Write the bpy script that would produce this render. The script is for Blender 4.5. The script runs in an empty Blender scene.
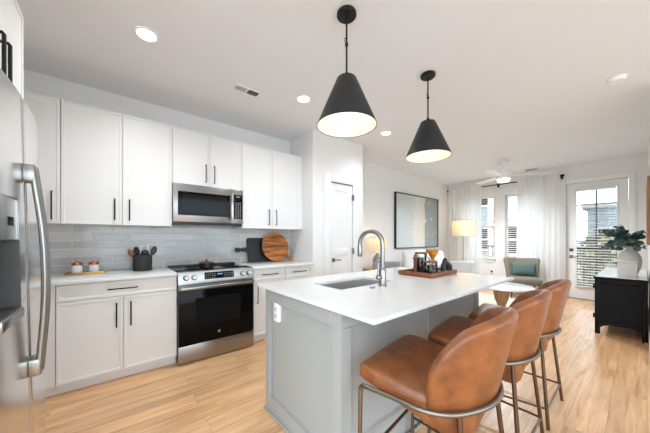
import bpy, bmesh, math, random
from mathutils import Vector, Matrix
random.seed(7)
SC = bpy.context.scene
COL = SC.collection
PI = math.pi
R = math.radians

# ------------------------------------------------------------------ camera
cam_d = bpy.data.cameras.new('camera')
cam_d.sensor_width = 36.0
cam_d.lens = 259.0 / 650.0 * 36.0
cam_d.shift_y = (238.32 - 216.5) / 650.0
cam_d.clip_start = 0.02
cam = bpy.data.objects.new('camera', cam_d)
COL.objects.link(cam)
cam.location = (0.3555, -3.5376, 1.2534)
cam.rotation_euler = (R(90), 0, -0.6840)
SC.camera = cam

# ------------------------------------------------------------------ world, exposure
W = bpy.data.worlds.new('world')
SC.world = W
W.use_nodes = True
bg = W.node_tree.nodes['Background']
_nt = W.node_tree
_tc = _nt.nodes.new('ShaderNodeTexCoord')
_sp = _nt.nodes.new('ShaderNodeSeparateXYZ')
_mr = _nt.nodes.new('ShaderNodeMapRange')          # bright overcast sky above a darker ground
_mr.inputs[1].default_value = -0.12
_mr.inputs[2].default_value = 0.06
_mx = _nt.nodes.new('ShaderNodeMix')
_mx.data_type = 'RGBA'
_mx.inputs[6].default_value = (0.37, 0.44, 0.50, 1)
_mx.inputs[7].default_value = (0.74, 0.885, 1.0, 1)
_nt.links.new(_tc.outputs['Generated'], _sp.inputs[0])
_nt.links.new(_sp.outputs[2], _mr.inputs[0])
_nt.links.new(_mr.outputs[0], _mx.inputs[0])
_nt.links.new(_mx.outputs[2], bg.inputs[0])
bg.inputs[1].default_value = 3.4
SC.view_settings.view_transform = 'Standard'
SC.view_settings.look = 'None'
SC.view_settings.gamma = 1.0
SC.view_settings.use_curve_mapping = False
SC.view_settings.exposure = 0.67
SC.cycles.use_denoising = True
SC.cycles.max_bounces = 12
SC.cycles.diffuse_bounces = 8
SC.cycles.transparent_max_bounces = 32
SC.cycles.sample_clamp_indirect = 6.0


def lamp(name, kind, loc, power, color=(1, 1, 1), size=0.1, size_y=None, rot=(0, 0, 0), spot=None, blend=0.6):
    d = bpy.data.lights.new(name, kind)
    d.energy = power
    d.color = color
    if kind == 'AREA':
        d.size = size
        if size_y:
            d.shape = 'RECTANGLE'
            d.size_y = size_y
    else:
        d.shadow_soft_size = size
    if spot:
        d.spot_size = spot
        d.spot_blend = blend
    o = bpy.data.objects.new(name, d)
    COL.objects.link(o)
    o.location = loc
    o.rotation_euler = rot
    return o


# the sun stands behind the kitchen side of the building and lights the houses opposite
sun = lamp('sun', 'SUN', (0, 0, 20), 1.0, (1, .97, .92), 0.01)
sun.rotation_euler = Vector((-.6, .5, .62)).to_track_quat('Z', 'Y').to_euler()


# ------------------------------------------------------------------ materials
def lin(c):
    return tuple(((v / 255.0) / 12.92 if v / 255.0 <= 0.04045 else ((v / 255.0 + 0.055) / 1.055) ** 2.4) for v in c)


def mat(name, rgb, rough=0.5, metal=0.0, spec=0.5, coat=0.0, bump=None, var=None, emit=None):
    m = bpy.data.materials.new(name)
    m.use_nodes = True
    nt = m.node_tree
    b = nt.nodes['Principled BSDF']
    c = lin(rgb)
    b.inputs['Base Color'].default_value = (*c, 1)
    b.inputs['Roughness'].default_value = rough
    b.inputs['Metallic'].default_value = metal
    b.inputs['Specular IOR Level'].default_value = spec
    b.inputs['Coat Weight'].default_value = coat
    if emit:
        b.inputs['Emission Color'].default_value = (*lin(emit[0]), 1)
        b.inputs['Emission Strength'].default_value = emit[1]
    if bump or var:
        tc = nt.nodes.new('ShaderNodeTexCoord')
    if var:                                          # (scale vector, amount, detail)
        mp = nt.nodes.new('ShaderNodeMapping')
        mp.inputs['Scale'].default_value = var[0]
        n = nt.nodes.new('ShaderNodeTexNoise')
        n.inputs['Scale'].default_value = 1.0
        n.inputs['Detail'].default_value = 5
        mx = nt.nodes.new('ShaderNodeMix')
        mx.data_type = 'RGBA'
        nt.links.new(tc.outputs['Object'], mp.inputs[0])
        nt.links.new(mp.outputs[0], n.inputs['Vector'])
        rmp = nt.nodes.new('ShaderNodeMapRange')
        rmp.inputs[1].default_value = 0.3
        rmp.inputs[2].default_value = 0.7
        nt.links.new(n.outputs['Fac'], rmp.inputs[0])
        nt.links.new(rmp.outputs[0], mx.inputs[0])
        a = var[1]
        mx.inputs[6].default_value = (*[max(0, v * (1 - a)) for v in c], 1)
        mx.inputs[7].default_value = (*[min(1, v * (1 + a)) for v in c], 1)
        nt.links.new(mx.outputs[2], b.inputs['Base Color'])
    if bump:                                         # (scale vector, strength, distance)
        mp2 = nt.nodes.new('ShaderNodeMapping')
        mp2.inputs['Scale'].default_value = bump[0]
        n2 = nt.nodes.new('ShaderNodeTexNoise')
        n2.inputs['Scale'].default_value = 1.0
        n2.inputs['Detail'].default_value = 4
        bp = nt.nodes.new('ShaderNodeBump')
        bp.inputs['Strength'].default_value = bump[1]
        bp.inputs['Distance'].default_value = bump[2]
        nt.links.new(tc.outputs['Object'], mp2.inputs[0])
        nt.links.new(mp2.outputs[0], n2.inputs['Vector'])
        nt.links.new(n2.outputs['Fac'], bp.inputs['Height'])
        nt.links.new(bp.outputs[0], b.inputs['Normal'])
    return m


M = {}
M['wall'] = mat('wall_paint', (230, 229, 228), 0.7, spec=0.3, bump=((120, 120, 120), 0.03, 0.002))
M['ceil'] = mat('ceiling_paint', (231, 234, 237), 0.85, spec=0.2, bump=((150, 150, 150), 0.04, 0.002))
M['trim'] = mat('trim_paint', (232, 232, 231), 0.35, bump=((60, 60, 60), 0.01, 0.001))
M['cab'] = mat('cabinet_white', (229, 228, 226), 0.38, bump=((90, 90, 90), 0.015, 0.001))
M['isl'] = mat('island_grey', (163, 164, 161), 0.42, bump=((90, 90, 90), 0.015, 0.001))
M['quartz'] = mat('quartz', (222, 222, 221), 0.16, spec=0.35, var=((9, 9, 9), 0.025))
M['steel'] = mat('stainless', (158, 156, 153), 0.27, 1.0, bump=((4, 4, 500), 0.03, 0.001))
M['steel_door'] = mat('stainless_door', (226, 224, 222), 0.2, 1.0, bump=((300, 300, 3), 0.02, 0.001))
M['steel_dark'] = mat('sink_steel', (200, 199, 197), 0.42, 1.0, bump=((300, 5, 5), 0.02, 0.001))
M['nickel'] = mat('brushed_nickel', (150, 148, 144), 0.28, 1.0, bump=((200, 200, 20), 0.02, 0.001))
M['pewter'] = mat('pewter_tube', (134, 126, 117), 0.33, 1.0, bump=((80, 80, 80), 0.02, 0.001))
M['bronze'] = mat('bronze_tube', (110, 88, 68), 0.36, 1.0, bump=((80, 80, 80), 0.02, 0.001))
M['chrome'] = mat('bright_steel', (205, 205, 203), 0.12, 1.0, bump=((40, 40, 40), 0.01, 0.001))
M['black'] = mat('matte_black', (24, 24, 25), 0.42, bump=((80, 80, 80), 0.03, 0.001))
M['blackmetal'] = mat('black_metal', (18, 18, 18), 0.45, spec=0.3, bump=((80, 80, 80), 0.02, 0.001))
M['shade'] = mat('pendant_black', (25, 25, 25), 0.5, bump=((60, 60, 60), 0.02, 0.001))
M['shade_in'] = mat('pendant_inside', (250, 244, 230), 0.5, bump=((60, 60, 60), 0.02, 0.001))
M['blackglass'] = mat('black_glass', (8, 8, 9), 0.06, spec=0.12, bump=((2, 2, 2), 0.01, 0.002))
M['window_dark'] = mat('oven_window', (24, 24, 25), 0.08, spec=0.12, bump=((2, 2, 2), 0.01, 0.002))
M['plastic_w'] = mat('white_plastic', (241, 241, 239), 0.4, bump=((40, 40, 40), 0.01, 0.001))
M['plastic_g'] = mat('grey_plastic', (96, 97, 98), 0.4, bump=((40, 40, 40), 0.01, 0.001))
M['ceramic'] = mat('white_ceramic', (212, 210, 207), 0.45, bump=((30, 30, 30), 0.05, 0.002))
M['crock'] = mat('charcoal_stoneware', (44, 44, 44), 0.7, bump=((60, 60, 60), 0.06, 0.002))
M['brass'] = mat('brass', (196, 148, 74), 0.25, 1.0, bump=((60, 60, 60), 0.02, 0.001))
M['copper'] = mat('copper_lid', (178, 106, 76), 0.35, 0.75, bump=((60, 60, 60), 0.02, 0.001))
M['amber'] = mat('amber_glass', (186, 122, 32), 0.12, coat=0.5, bump=((30, 30, 30), 0.02, 0.001))
M['wood_red'] = mat('acacia_wood', (126, 70, 40), 0.45, var=((4, 60, 60), 0.35))
M['wood_dark'] = mat('walnut_wood', (98, 60, 40), 0.45, var=((60, 60, 6), 0.35))
M['wood_light'] = mat('limed_wood', (190, 160, 126), 0.55, var=((60, 60, 6), 0.2))
M['wood_ped'] = mat('turned_wood', (168, 126, 88), 0.6, var=((50, 50, 5), 0.25))
M['teal'] = mat('teal_cloth', (84, 103, 100), 0.9, spec=0.2, var=((20, 20, 20), 0.12), bump=((250, 250, 250), 0.2, 0.002))
M['olive'] = mat('olive_tweed', (122, 116, 103), 0.95, spec=0.15, var=((90, 90, 90), 0.12), bump=((250, 250, 250), 0.25, 0.002))
M['greycloth'] = mat('grey_cloth', (138, 141, 141), 0.95, spec=0.15, var=((60, 60, 60), 0.06), bump=((250, 250, 250), 0.2, 0.002))
M['whitecloth'] = mat('white_cloth', (226, 224, 220), 0.95, spec=0.15, var=((30, 30, 30), 0.03), bump=((250, 250, 250), 0.2, 0.002))
M['palegrey'] = mat('pale_grey_cloth', (205, 205, 203), 0.95, spec=0.15, var=((30, 30, 30), 0.04), bump=((250, 250, 250), 0.2, 0.002))
M['rug'] = mat('cream_rug', (214, 206, 192), 0.98, spec=0.1, var=((3, 3, 3), 0.08), bump=((150, 150, 150), 0.4, 0.004))
M['leaf'] = mat('eucalyptus_leaf', (80, 104, 98), 0.55, var=((22, 22, 22), 0.55))
M['stem'] = mat('plant_stem', (92, 74, 56), 0.7, var=((30, 30, 30), 0.1))
M['coffee'] = mat('coffee_beans', (44, 28, 22), 0.5, var=((120, 120, 120), 0.5), bump=((120, 120, 120), 0.6, 0.004))
M['rubber'] = mat('black_rubber', (20, 20, 20), 0.8, bump=((40, 40, 40), 0.02, 0.001))
M['console'] = mat('black_lacquer', (13, 13, 14), 0.5, spec=0.18, bump=((4, 60, 60), 0.03, 0.001))
M['ctop'] = mat('pale_top_reflection', (226, 226, 225), 0.12, var=((5, 5, 5), 0.06))  # door reflection on the black console top, put in as pale colour
M['concrete'] = mat('balcony_concrete', (168, 166, 160), 0.9, var=((3, 3, 3), 0.08))
M['ground'] = mat('asphalt', (120, 120, 118), 0.95, var=((1, 1, 1), 0.1))
M['blue_lcd'] = mat('lit_display', (120, 170, 230), 0.4, emit=((150, 195, 245), .35))
M['led'] = mat('led_lens', (255, 252, 248), 0.4, emit=((255, 252, 246), 9.0))
M['fanlens'] = mat('frosted_lens', (245, 243, 240), 0.4, emit=((255, 252, 246), 1.6))
M['bulb'] = mat('bulb_glass', (255, 240, 214), 0.4, emit=((255, 236, 206), 2.2))


def nodes(name):
    m = bpy.data.materials.new(name)
    m.use_nodes = True
    return m, m.node_tree, m.node_tree.nodes['Principled BSDF']


def thin_glass(name, tint, reflect=1.0):
    m, nt, b = nodes(name)
    tr = nt.nodes.new('ShaderNodeBsdfTransparent')
    tr.inputs[0].default_value = (*tint, 1)
    gl = nt.nodes.new('ShaderNodeBsdfGlossy')
    gl.inputs['Roughness'].default_value = 0.03
    fr = nt.nodes.new('ShaderNodeFresnel')
    fr.inputs[0].default_value = 1.45
    ml = nt.nodes.new('ShaderNodeMath')
    ml.operation = 'MULTIPLY'
    ml.inputs[1].default_value = reflect
    mx = nt.nodes.new('ShaderNodeMixShader')
    nt.links.new(fr.outputs[0], ml.inputs[0])
    nt.links.new(ml.outputs[0], mx.inputs[0])
    nt.links.new(tr.outputs[0], mx.inputs[1])
    nt.links.new(gl.outputs[0], mx.inputs[2])
    nt.links.new(mx.outputs[0], nt.nodes['Material Output'].inputs[0])
    return m


def cloth_sheer(name, rgb, transp, transl):
    m, nt, b = nodes(name)
    tr = nt.nodes.new('ShaderNodeBsdfTransparent')
    tl = nt.nodes.new('ShaderNodeBsdfTranslucent')
    df = nt.nodes.new('ShaderNodeBsdfDiffuse')
    for n in (tl, df):
        n.inputs[0].default_value = (*lin(rgb), 1)
    m1 = nt.nodes.new('ShaderNodeMixShader')
    m1.inputs[0].default_value = transl
    m2 = nt.nodes.new('ShaderNodeMixShader')
    m2.inputs[0].default_value = transp
    nt.links.new(df.outputs[0], m1.inputs[1])
    nt.links.new(tl.outputs[0], m1.inputs[2])
    nt.links.new(m1.outputs[0], m2.inputs[1])
    nt.links.new(tr.outputs[0], m2.inputs[2])
    nt.links.new(m2.outputs[0], nt.nodes['Material Output'].inputs[0])
    return m


M['pane'] = thin_glass('window_glass', (0.95, 0.97, 0.97))
M['jarglass'] = thin_glass('jar_glass', (0.92, 0.93, 0.92), 1.3)
M['sheer'] = cloth_sheer('sheer_curtain', (250, 250, 249), 0.08, 0.6)
M['lampshade'] = cloth_sheer('lamp_shade_linen', (238, 218, 190), 0.0, 0.45)
M['slat'] = cloth_sheer('blind_slat', (236, 234, 230), 0.0, 0.12)


def make_floor_mat():
    m, nt, b = nodes('oak_plank_floor')
    L = nt.links.new
    tc = nt.nodes.new('ShaderNodeTexCoord')
    br = nt.nodes.new('ShaderNodeTexBrick')
    br.offset = 0.37
    br.inputs['Scale'].default_value = 1.0
    br.inputs['Brick Width'].default_value = 1.35
    br.inputs['Row Height'].default_value = 0.178
    br.inputs['Mortar Size'].default_value = 0.0009
    br.inputs['Mortar Smooth'].default_value = 0.1
    br.inputs['Color1'].default_value = (0, 0, 0, 1)
    br.inputs['Color2'].default_value = (1, 1, 1, 1)
    br.inputs['Mortar'].default_value = (0.5, 0.5, 0.5, 1)
    L(tc.outputs['Object'], br.inputs['Vector'])
    # per-plank offset for the grain
    add = nt.nodes.new('ShaderNodeVectorMath')
    add.operation = 'MULTIPLY_ADD'
    L(br.outputs['Color'], add.inputs[0])
    add.inputs[1].default_value = (17.0, 9.0, 5.0)
    L(tc.outputs['Object'], add.inputs[2])
    mp = nt.nodes.new('ShaderNodeMapping')
    mp.inputs['Scale'].default_value = (1.6, 22, 1)
    L(add.outputs[0], mp.inputs[0])
    n1 = nt.nodes.new('ShaderNodeTexNoise')
    n1.inputs['Scale'].default_value = 1.0
    n1.inputs['Detail'].default_value = 8
    n1.inputs['Roughness'].default_value = 0.62
    n1.inputs['Distortion'].default_value = 0.7
    L(mp.outputs[0], n1.inputs['Vector'])
    mp2 = nt.nodes.new('ShaderNodeMapping')
    mp2.inputs['Scale'].default_value = (0.9, 4.0, 1)
    L(add.outputs[0], mp2.inputs[0])
    n2 = nt.nodes.new('ShaderNodeTexNoise')
    n2.inputs['Scale'].default_value = 1.0
    n2.inputs['Detail'].default_value = 3
    n2.inputs['Distortion'].default_value = 1.2
    L(mp2.outputs[0], n2.inputs['Vector'])
    cr = nt.nodes.new('ShaderNodeValToRGB')
    e = cr.color_ramp.elements
    e[0].position = 0.30
    e[0].color = (*lin((186, 136, 92)), 1)
    e[1].position = 0.70
    e[1].color = (*lin((234, 192, 148)), 1)
    e.new(0.5).color = (*lin((218, 172, 126)), 1)
    L(n1.outputs['Fac'], cr.inputs[0])
    # plank tone
    mr = nt.nodes.new('ShaderNodeMapRange')
    mr.inputs[3].default_value = 0.93
    mr.inputs[4].default_value = 1.05
    L(br.outputs['Color'], mr.inputs[0])
    mr2 = nt.nodes.new('ShaderNodeMapRange')
    mr2.inputs[1].default_value = 0.3
    mr2.inputs[2].default_value = 0.7
    mr2.inputs[3].default_value = 0.86
    mr2.inputs[4].default_value = 1.10
    L(n2.outputs['Fac'], mr2.inputs[0])
    mu = nt.nodes.new('ShaderNodeMath')
    mu.operation = 'MULTIPLY'
    L(mr.outputs[0], mu.inputs[0])
    L(mr2.outputs[0], mu.inputs[1])
    vm = nt.nodes.new('ShaderNodeVectorMath')
    vm.operation = 'SCALE'
    L(cr.outputs[0], vm.inputs[0])
    L(mu.outputs[0], vm.inputs['Scale'])
    mx = nt.nodes.new('ShaderNodeMix')
    mx.data_type = 'RGBA'
    L(br.outputs['Fac'], mx.inputs[0])
    L(vm.outputs[0], mx.inputs[6])
    mx.inputs[7].default_value = (*lin((158, 120, 86)), 1)
    L(mx.outputs[2], b.inputs['Base Color'])
    b.inputs['Roughness'].default_value = 0.33
    bp = nt.nodes.new('ShaderNodeBump')
    bp.inputs['Strength'].default_value = 0.12
    bp.inputs['Distance'].default_value = 0.002
    L(n1.outputs['Fac'], bp.inputs['Height'])
    L(bp.outputs[0], b.inputs['Normal'])
    return m


def make_tile_mat():
    m, nt, b = nodes('grey_gloss_tile')
    L = nt.links.new
    tc = nt.nodes.new('ShaderNodeTexCoord')
    sp = nt.nodes.new('ShaderNodeSeparateXYZ')
    cb = nt.nodes.new('ShaderNodeCombineXYZ')
    L(tc.outputs['Object'], sp.inputs[0])
    L(sp.outputs[0], cb.inputs[0])
    L(sp.outputs[2], cb.inputs[1])
    br = nt.nodes.new('ShaderNodeTexBrick')
    br.offset = 0.5
    br.inputs['Scale'].default_value = 1.0
    br.inputs['Brick Width'].default_value = 0.305
    br.inputs['Row Height'].default_value = 0.0785
    br.inputs['Mortar Size'].default_value = 0.0032
    br.inputs['Mortar Smooth'].default_value = 0.3
    br.inputs['Color1'].default_value = (*lin((186, 185, 183)), 1)
    br.inputs['Color2'].default_value = (*lin((210, 209, 207)), 1)
    br.inputs['Mortar'].default_value = (*lin((226, 225, 223)), 1)
    L(cb.outputs[0], br.inputs['Vector'])
    L(br.outputs['Color'], b.inputs['Base Color'])
    rr = nt.nodes.new('ShaderNodeMapRange')
    rr.inputs[3].default_value = 0.10
    rr.inputs[4].default_value = 0.8
    L(br.outputs['Fac'], rr.inputs[0])
    L(rr.outputs[0], b.inputs['Roughness'])
    n = nt.nodes.new('ShaderNodeTexNoise')
    n.inputs['Scale'].default_value = 13
    n.inputs['Detail'].default_value = 2
    L(tc.outputs['Object'], n.inputs['Vector'])
    mm = nt.nodes.new('ShaderNodeMath')
    mm.operation = 'MULTIPLY_ADD'
    mm.inputs[1].default_value = -0.6
    L(br.outputs['Fac'], mm.inputs[0])
    L(n.outputs['Fac'], mm.inputs[2])
    bp = nt.nodes.new('ShaderNodeBump')
    bp.inputs['Strength'].default_value = 0.5
    bp.inputs['Distance'].default_value = 0.004
    L(mm.outputs[0], bp.inputs['Height'])
    L(bp.outputs[0], b.inputs['Normal'])
    return m


def make_leather():
    m, nt, b = nodes('cognac_leather')
    L = nt.links.new
    tc = nt.nodes.new('ShaderNodeTexCoord')
    n = nt.nodes.new('ShaderNodeTexNoise')
    n.inputs['Scale'].default_value = 9
    n.inputs['Detail'].default_value = 7
    n.inputs['Roughness'].default_value = 0.65
    L(tc.outputs['Object'], n.inputs['Vector'])
    cr = nt.nodes.new('ShaderNodeValToRGB')
    e = cr.color_ramp.elements
    e[0].position = 0.32
    e[0].color = (*lin((108, 60, 30)), 1)
    e[1].position = 0.7
    e[1].color = (*lin((154, 91, 50)), 1)
    L(n.outputs['Fac'], cr.inputs[0])
    L(cr.outputs[0], b.inputs['Base Color'])
    b.inputs['Roughness'].default_value = 0.36
    v = nt.nodes.new('ShaderNodeTexNoise')
    v.inputs['Scale'].default_value = 260
    v.inputs['Detail'].default_value = 3
    L(tc.outputs['Object'], v.inputs['Vector'])
    bp = nt.nodes.new('ShaderNodeBump')
    bp.inputs['Strength'].default_value = 0.12
    bp.inputs['Distance'].default_value = 0.002
    L(v.outputs['Fac'], bp.inputs['Height'])
    L(bp.outputs[0], b.inputs['Normal'])
    return m


def make_board_wood():
    m, nt, b = nodes('striped_acacia')
    L = nt.links.new
    tc = nt.nodes.new('ShaderNodeTexCoord')
    mp = nt.nodes.new('ShaderNodeMapping')
    mp.inputs['Rotation'].default_value = (0, R(38), 0)
    mp.inputs['Scale'].default_value = (3, 3, 26)
    L(tc.outputs['Object'], mp.inputs[0])
    n = nt.nodes.new('ShaderNodeTexNoise')
    n.inputs['Scale'].default_value = 1.0
    n.inputs['Detail'].default_value = 4
    L(mp.outputs[0], n.inputs['Vector'])
    cr = nt.nodes.new('ShaderNodeValToRGB')
    e = cr.color_ramp.elements
    e[0].position = 0.35
    e[0].color = (*lin((112, 55, 20)), 1)
    e[1].position = 0.66
    e[1].color = (*lin((208, 132, 62)), 1)
    L(n.outputs['Fac'], cr.inputs[0])
    L(cr.outputs[0], b.inputs['Base Color'])
    b.inputs['Roughness'].default_value = 0.4
    return m


def make_art():
    m, nt, b = nodes('abstract_painting')
    L = nt.links.new
    tc = nt.nodes.new('ShaderNodeTexCoord')
    sp = nt.nodes.new('ShaderNodeSeparateXYZ')
    L(tc.outputs['Object'], sp.inputs[0])
    mp = nt.nodes.new('ShaderNodeMapping')
    mp.inputs['Scale'].default_value = (3.2, 1, 0.9)
    L(tc.outputs['Object'], mp.inputs[0])
    n = nt.nodes.new('ShaderNodeTexNoise')
    n.inputs['Scale'].default_value = 1.6
    n.inputs['Detail'].default_value = 7
    n.inputs['Distortion'].default_value = 0.6
    L(mp.outputs[0], n.inputs['Vector'])
    cr = nt.nodes.new('ShaderNodeValToRGB')
    e = cr.color_ramp.elements
    e[0].position = 0.0
    e[0].color = (*lin((190, 196, 194)), 1)
    e[1].position = 1.0
    e[1].color = (*lin((128, 138, 138)), 1)
    for pos, c in ((0.3, (196, 202, 200)), (0.42, (216, 216, 208)), (0.62, (214, 210, 196)), (0.67, (138, 148, 148)), (0.82, (136, 148, 150))):
        e.new(pos).color = (*lin(c), 1)
    # position along the canvas plus a ragged noise edge
    ma = nt.nodes.new('ShaderNodeMapRange')
    ma.inputs[1].default_value = -1.0
    ma.inputs[2].default_value = 1.0
    L(sp.outputs[0], ma.inputs[0])
    mm = nt.nodes.new('ShaderNodeMath')
    mm.operation = 'MULTIPLY_ADD'
    mm.inputs[1].default_value = 0.42
    L(n.outputs['Fac'], mm.inputs[0])
    L(ma.outputs[0], mm.inputs[2])
    ms = nt.nodes.new('ShaderNodeMath')
    ms.operation = 'SUBTRACT'
    ms.inputs[1].default_value = 0.21
    L(mm.outputs[0], ms.inputs[0])
    L(ms.outputs[0], cr.inputs[0])
    n2 = nt.nodes.new('ShaderNodeTexNoise')
    n2.inputs['Scale'].default_value = 5.5
    n2.inputs['Detail'].default_value = 6
    L(tc.outputs['Object'], n2.inputs['Vector'])
    r2 = nt.nodes.new('ShaderNodeMapRange')
    r2.inputs[1].default_value = 0.60
    r2.inputs[2].default_value = 0.72
    r2.inputs[4].default_value = 0.7
    L(n2.outputs['Fac'], r2.inputs[0])
    mx = nt.nodes.new('ShaderNodeMix')
    mx.data_type = 'RGBA'
    L(r2.outputs[0], mx.inputs[0])
    L(cr.outputs[0], mx.inputs[6])
    mx.inputs[7].default_value = (*lin((224, 222, 212)), 1)
    L(mx.outputs[2], b.inputs['Base Color'])
    b.inputs['Roughness'].default_value = 0.5
    b.inputs['Coat Weight'].default_value = 0.6
    b.inputs['Coat Roughness'].default_value = 0.04
    return m


def make_facade(name, c1, c2, cm):
    m, nt, b = nodes(name)
    L = nt.links.new
    tc = nt.nodes.new('ShaderNodeTexCoord')
    sp = nt.nodes.new('ShaderNodeSeparateXYZ')
    cb = nt.nodes.new('ShaderNodeCombineXYZ')
    L(tc.outputs['Object'], sp.inputs[0])
    L(sp.outputs[1], cb.inputs[0])
    L(sp.outputs[2], cb.inputs[1])
    br = nt.nodes.new('ShaderNodeTexBrick')
    br.inputs['Scale'].default_value = 1.0
    br.inputs['Brick Width'].default_value = 0.3
    br.inputs['Row Height'].default_value = 0.11
    br.inputs['Mortar Size'].default_value = 0.006
    br.inputs['Color1'].default_value = (*lin(c1), 1)
    br.inputs['Color2'].default_value = (*lin(c2), 1)
    br.inputs['Mortar'].default_value = (*lin(cm), 1)
    L(cb.outputs[0], br.inputs['Vector'])
    L(br.outputs['Color'], b.inputs['Base Color'])
    b.inputs['Roughness'].default_value = 0.9
    return m


M['floor'] = make_floor_mat()
M['tile'] = make_tile_mat()
M['leather'] = make_leather()
M['boardwood'] = make_board_wood()
M['art'] = make_art()
M['brick'] = make_facade('cream_brick', (214, 196, 172), (202, 182, 158), (216, 206, 192))
M['treeleaf'] = mat('autumn_leaves', (126, 120, 88), 0.8, var=((2, 2, 2), .35))
M['siding'] = make_facade('grey_siding', (152, 160, 168), (140, 148, 158), (120, 126, 134))


# ------------------------------------------------------------------ mesh helpers
class MB:
    def __init__(s):
        s.bm = bmesh.new()

    def box(s, x0, x1, y0, y1, z0, z1, bev=0.0, seg=2, mtx=None):
        r = bmesh.ops.create_cube(s.bm, size=1.0)
        vs = r['verts']
        for v in vs:
            v.co = Vector((x0 + (v.co.x + .5) * (x1 - x0), y0 + (v.co.y + .5) * (y1 - y0), z0 + (v.co.z + .5) * (z1 - z0)))
        if bev > 0:
            es = list({e for v in vs for e in v.link_edges})
            rb = bmesh.ops.bevel(s.bm, geom=es, offset=bev, segments=seg, affect='EDGES', profile=0.5)
            vs = list({v for f in rb['faces'] for v in f.verts} | {v for v in vs if v.is_valid})
        if mtx is not None:
            for v in vs:
                v.co = mtx @ v.co
        return s

    def _rings(s, rings, closed_ring=True, caps=True):
        bm = s.bm
        vv = [[bm.verts.new(p) for p in ring] for ring in rings]
        n = len(rings[0])
        for i in range(len(vv) - 1):
            for j in range(n if closed_ring else n - 1):
                k = (j + 1) % n
                try:
                    bm.faces.new((vv[i][j], vv[i][k], vv[i + 1][k], vv[i + 1][j]))
                except ValueError:
                    pass
        if caps and closed_ring:
            bm.faces.new(vv[0][::-1])
            bm.faces.new(vv[-1])
        return s

    def tube(s, pts, r, seg=10, rs=None, caps=True):
        pts = [Vector(p) for p in pts]
        n = len(pts)
        tang = []
        for i in range(n):
            a = pts[max(0, i - 1)]
            b = pts[min(n - 1, i + 1)]
            tang.append((b - a).normalized())
        up = Vector((0, 0, 1)) if abs(tang[0].z) < 0.9 else Vector((1, 0, 0))
        nrm = (up - tang[0] * up.dot(tang[0])).normalized()
        rings = []
        for i in range(n):
            nrm = (nrm - tang[i] * nrm.dot(tang[i])).normalized()
            bn = tang[i].cross(nrm)
            rr = rs[i] if rs else r
            rings.append([pts[i] + (nrm * math.cos(2 * PI * k / seg) + bn * math.sin(2 * PI * k / seg)) * rr for k in range(seg)])
        return s._rings(rings, True, caps)

    def lathe(s, prof, c=(0, 0, 0), seg=32, caps=True, mtx=None):
        c = Vector(c)
        rings = []
        for r, z in prof:
            ring = [Vector((max(r, 1e-4) * math.cos(2 * PI * k / seg), max(r, 1e-4) * math.sin(2 * PI * k / seg), z)) for k in range(seg)]
            if mtx is not None:
                ring = [mtx @ p for p in ring]
            rings.append([p + c for p in ring])
        return s._rings(rings, True, caps)

    def prism(s, poly, fn, a0, a1):
        """poly of 2D points, fn(u, v, a) -> 3D, extruded between a0 and a1"""
        return s._rings([[Vector(fn(u, v, a0)) for u, v in poly], [Vector(fn(u, v, a1)) for u, v in poly]], True, True)

    def loft(s, secs):
        return s._rings([[Vector(p) for p in sec] for sec in secs], True, True)

    def grid(s, fn, nu, nv):
        bm = s.bm
        g = [[bm.verts.new(fn(i / nu, j / nv)) for j in range(nv + 1)] for i in range(nu + 1)]
        for i in range(nu):
            for j in range(nv):
                bm.faces.new((g[i][j], g[i + 1][j], g[i + 1][j + 1], g[i][j + 1]))
        return s

    def sphere(s, c, r, sx=1, sy=1, sz=1, u=20, v=12):
        prof = [(math.sin(PI * i / v), -math.cos(PI * i / v)) for i in range(v + 1)]
        rings = [[Vector((c[0] + max(p, 1e-4) * r * sx * math.cos(2 * PI * k / u), c[1] + max(p, 1e-4) * r * sy * math.sin(2 * PI * k / u), c[2] + q * r * sz)) for k in range(u)] for p, q in prof]
        return s._rings(rings, True, True)

    def xf(s, mtx):
        for v in s.bm.verts:
            v.co = mtx @ v.co
        return s

    def build(s, name, material, parent=None, angle=35, recalc=True):
        off = Vector((0, 0, 0))
        p = parent
        while p is not None:
            off += p.location
            p = p.parent
        if recalc:
            bmesh.ops.recalc_face_normals(s.bm, faces=s.bm.faces[:])
        me = bpy.data.meshes.new(name)
        for v in s.bm.verts:
            v.co -= off
        s.bm.to_mesh(me)
        s.bm.free()
        me.shade_smooth()
        me.set_sharp_from_angle(angle=R(angle))
        me.materials.append(material)
        o = bpy.data.objects.new(name, me)
        COL.objects.link(o)
        if parent is not None:
            o.parent = parent
        return o


def tag(o, label=None, cat=None, group=None, kind=None):
    if label:
        o['label'] = label
    if cat:
        o['category'] = cat
    if group:
        o['group'] = group
    if kind:
        o['kind'] = kind
    return o


def thing(name, loc, label, cat, group=None, kind=None):
    o = bpy.data.objects.new(name, None)
    o.empty_display_size = 0.1
    COL.objects.link(o)
    o.location = loc
    return tag(o, label, cat, group, kind)


def solo(o, loc):
    """move an object's origin to loc without moving the mesh (unrotated)"""
    d = Vector(loc) - o.location
    o.data.transform(Matrix.Translation(-d))
    o.location = loc
    return o


def copy_tree(o, parent=None):
    c = o.copy()
    COL.objects.link(c)
    c.parent = parent
    for ch in list(o.children):
        copy_tree(ch, c)
    return c


def smooth(pts, n=6):
    """Catmull-Rom through pts"""
    P = [Vector(p) for p in pts]
    P = [P[0] * 2 - P[1]] + P + [P[-1] * 2 - P[-2]]
    out = []
    for i in range(1, len(P) - 2):
        for k in range(n):
            t = k / n
            a, b, c, d = P[i - 1], P[i], P[i + 1], P[i + 2]
            out.append(0.5 * ((2 * b) + (c - a) * t + (2 * a - 5 * b + 4 * c - d) * t * t + (3 * b - a - 3 * c + d) * t ** 3))
    out.append(P[-2])
    return out


def subsurf(o, lv=2):
    m = o.modifiers.new('subsurf', 'SUBSURF')
    m.levels = lv
    m.render_levels = lv
    return o


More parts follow.
